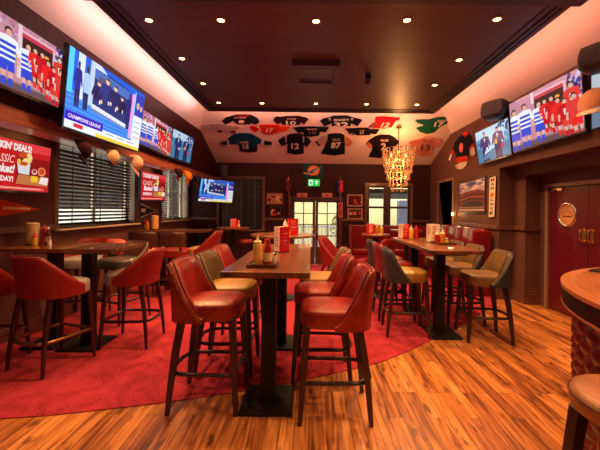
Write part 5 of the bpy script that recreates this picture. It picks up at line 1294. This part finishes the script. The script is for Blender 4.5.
# ---------- chandelier, wall lamp ----------
cp = onY(398.5, 150, 7.55); cx_, cy_ = cp.x, 7.55; ztop = cp.z + .0
ch = thing('chandelier', 'tiered crystal chandelier hanging from the ceiling slope before the right window', 'chandelier', (cx_, cy_, zfar(cy_)))
zc0 = zfar(cy_)
MB().lathe([(.06, -.03), (.07, .0), (.05, .03)], (cx_, cy_, zc0 - .02), 16).build('ceiling_rose', brass_m, ch, world=True, smooth=40)
MB().tube([(cx_, cy_, zc0 - .03), (cx_, cy_, ztop - .2)], .010, 8).build('rod', iron_m, ch, world=True)
crys = bpy.data.materials.new('amber_crystal'); N, L = nodes(crys); b = N['Principled BSDF']
b.inputs['Base Color'].default_value = (.95, .66, .38, 1); b.inputs['Roughness'].default_value = .08; b.inputs['Transmission Weight'].default_value = .75; b.inputs['IOR'].default_value = 1.5
tiers = [(.345, .02, .26, 26), (.325, -.16, .25, 24), (.29, -.32, .24, 20), (.25, -.48, .24, 17), (.20, -.64, .22, 13), (.14, -.78, .20, 9)]
for r_, dz, ln, n in tiers:
    zz = ztop + dz
    MB().tube([(cx_ + r_ * math.cos(2 * PI * i / 40), cy_ + r_ * math.sin(2 * PI * i / 40), zz) for i in range(40)], .006, 6, True).build('tier_ring', brass_m, ch, world=True, smooth=True)
    m = MB()
    for i in range(n):
        a = 2 * PI * (i + .5 * (n % 4 == 0)) / n
        for k, (w_, l_) in enumerate(((.016, .05), (.017, .055), (.020, ln - .135))):
            z0_ = zz - sum((.05, .055, 0)[:k]) - .004 * k
            m.lathe([(.001, -l_), (w_, -l_ * .35), (w_ * .8, -l_ * .15), (.001, 0)], (cx_ + r_ * math.cos(a), cy_ + r_ * math.sin(a), z0_), 5)
    m.build('crystal_drops', crys, ch, world=True)['kind'] = 'stuff'
for i in range(6):
    a = 2 * PI * i / 6; rr = .16; p = (cx_ + rr * math.cos(a), cy_ + rr * math.sin(a), ztop - .12 - .12 * (i % 3))
    MB().lathe([(.003, -.045), (.02, -.02), (.024, .0), (.015, .03), (.004, .05)], p, 10).build('bulb', emitter('chandelier_bulb', (1, .5, .16), 5), ch, world=True, smooth=True)
    MB().tube([(cx_, cy_, ztop - .02), (p[0], p[1], p[2] + .05)], .005, 5).build('bulb_arm', brass_m, ch, world=True)
for dz in (.10, -.30, -.62):
    L_ = bpy.data.lights.new('chandelier_light', 'POINT'); L_.energy = CHAND_W; L_.color = (1, .42, .13); L_.shadow_soft_size = .10
    s_ = bpy.data.objects.new('chandelier_light', L_); COL.objects.link(s_); s_.parent = ch; s_.location = (0, 0, ztop + dz - zc0)
p = onX(452.5, 214, XR - .09); o = thing('wall_lamp', 'small glowing lamp beside the dark passage doorway on the right', 'wall lamp', tuple(p))
MB().box(.06, .09, -.03, .03, -.06, .06).tube([(.065, 0, -.02), (0, 0, -.05)], .008, 6).build('lamp_arm', brass_m, o)
MB().lathe([(.005, -.035), (.024, -.01), (.02, .02), (.005, .035)], n=12).build('bulb', glow, o, smooth=True)
L_ = bpy.data.lights.new('wall_lamp_light', 'POINT'); L_.energy = 3; L_.color = (1, .5, .2); L_.shadow_soft_size = .03
s_ = bpy.data.objects.new('wall_lamp_light', L_); COL.objects.link(s_); s_.parent = o; s_.location = (-.06, 0, 0)

# ---------- light strips, daylight, camera ----------
zs = ZRAFT - .005
def led(label, x0, x1, y0, y1, rot, sx, w, rgb):
    o = strip('light_strip', label, ((x0 + x1) / 2, (y0 + y1) / 2, zs), rot, sx, .03, w, rgb)
    MB().box(x0, x1, y0, y1, ZRAFT + .0, ZRAFT + .008).build('strip_profile', steel_m, o, world=True)
led('hidden light strip along the left edge of the ceiling raft', RX0 - .04, RX0 - .01, -1.5, RYF, (0, R(112), 0), .03, STRIP_W, STRIP_L)
led('hidden light strip along the right edge of the ceiling raft', RX1 + .01, RX1 + .04, -1.5, RYF, (0, R(-108), 0), .03, STRIP_W, STRIP_R)
led('hidden light strip along the far edge of the ceiling raft', RX0, RX1, RYF + .01, RYF + .04, (R(95), 0, 0), RX1 - RX0, STRIP_W * .7, STRIP_F)
for o in SC.objects:
    if o.type == 'LIGHT' and o.name.startswith('strip_glow'):
        pr = o.parent['label']
        if 'far' not in pr: o.data.size, o.data.size_y = .03, RYF + 1.5
W = bpy.data.worlds.new('daylight'); SC.world = W; W.use_nodes = True
bg = W.node_tree.nodes['Background']; bg.inputs[0].default_value = (1, .97, .88, 1); bg.inputs[1].default_value = SKY
cam = bpy.data.cameras.new('camera'); co = bpy.data.objects.new('camera', cam); COL.objects.link(co)
cam.sensor_width = 36; cam.lens = F / 600 * 36; cam.shift_x = (300 - PX) / 600; cam.shift_y = -(225 - PY) / 600
co.location = EYE; co.rotation_euler = (Matrix.Rotation(R(90), 4, 'X') @ Matrix.Rotation(math.atan(ROLL), 4, 'Z')).to_euler()
cam.clip_start = .05; SC.camera = co
vs = SC.view_settings; vs.view_transform = 'Standard'; vs.look = 'None'; vs.gamma = 1; vs.exposure = EXPO; vs.use_curve_mapping = False
SC.cycles.use_denoising = True; SC.cycles.max_bounces = 8; SC.cycles.diffuse_bounces = 5; SC.cycles.sample_clamp_indirect = 6
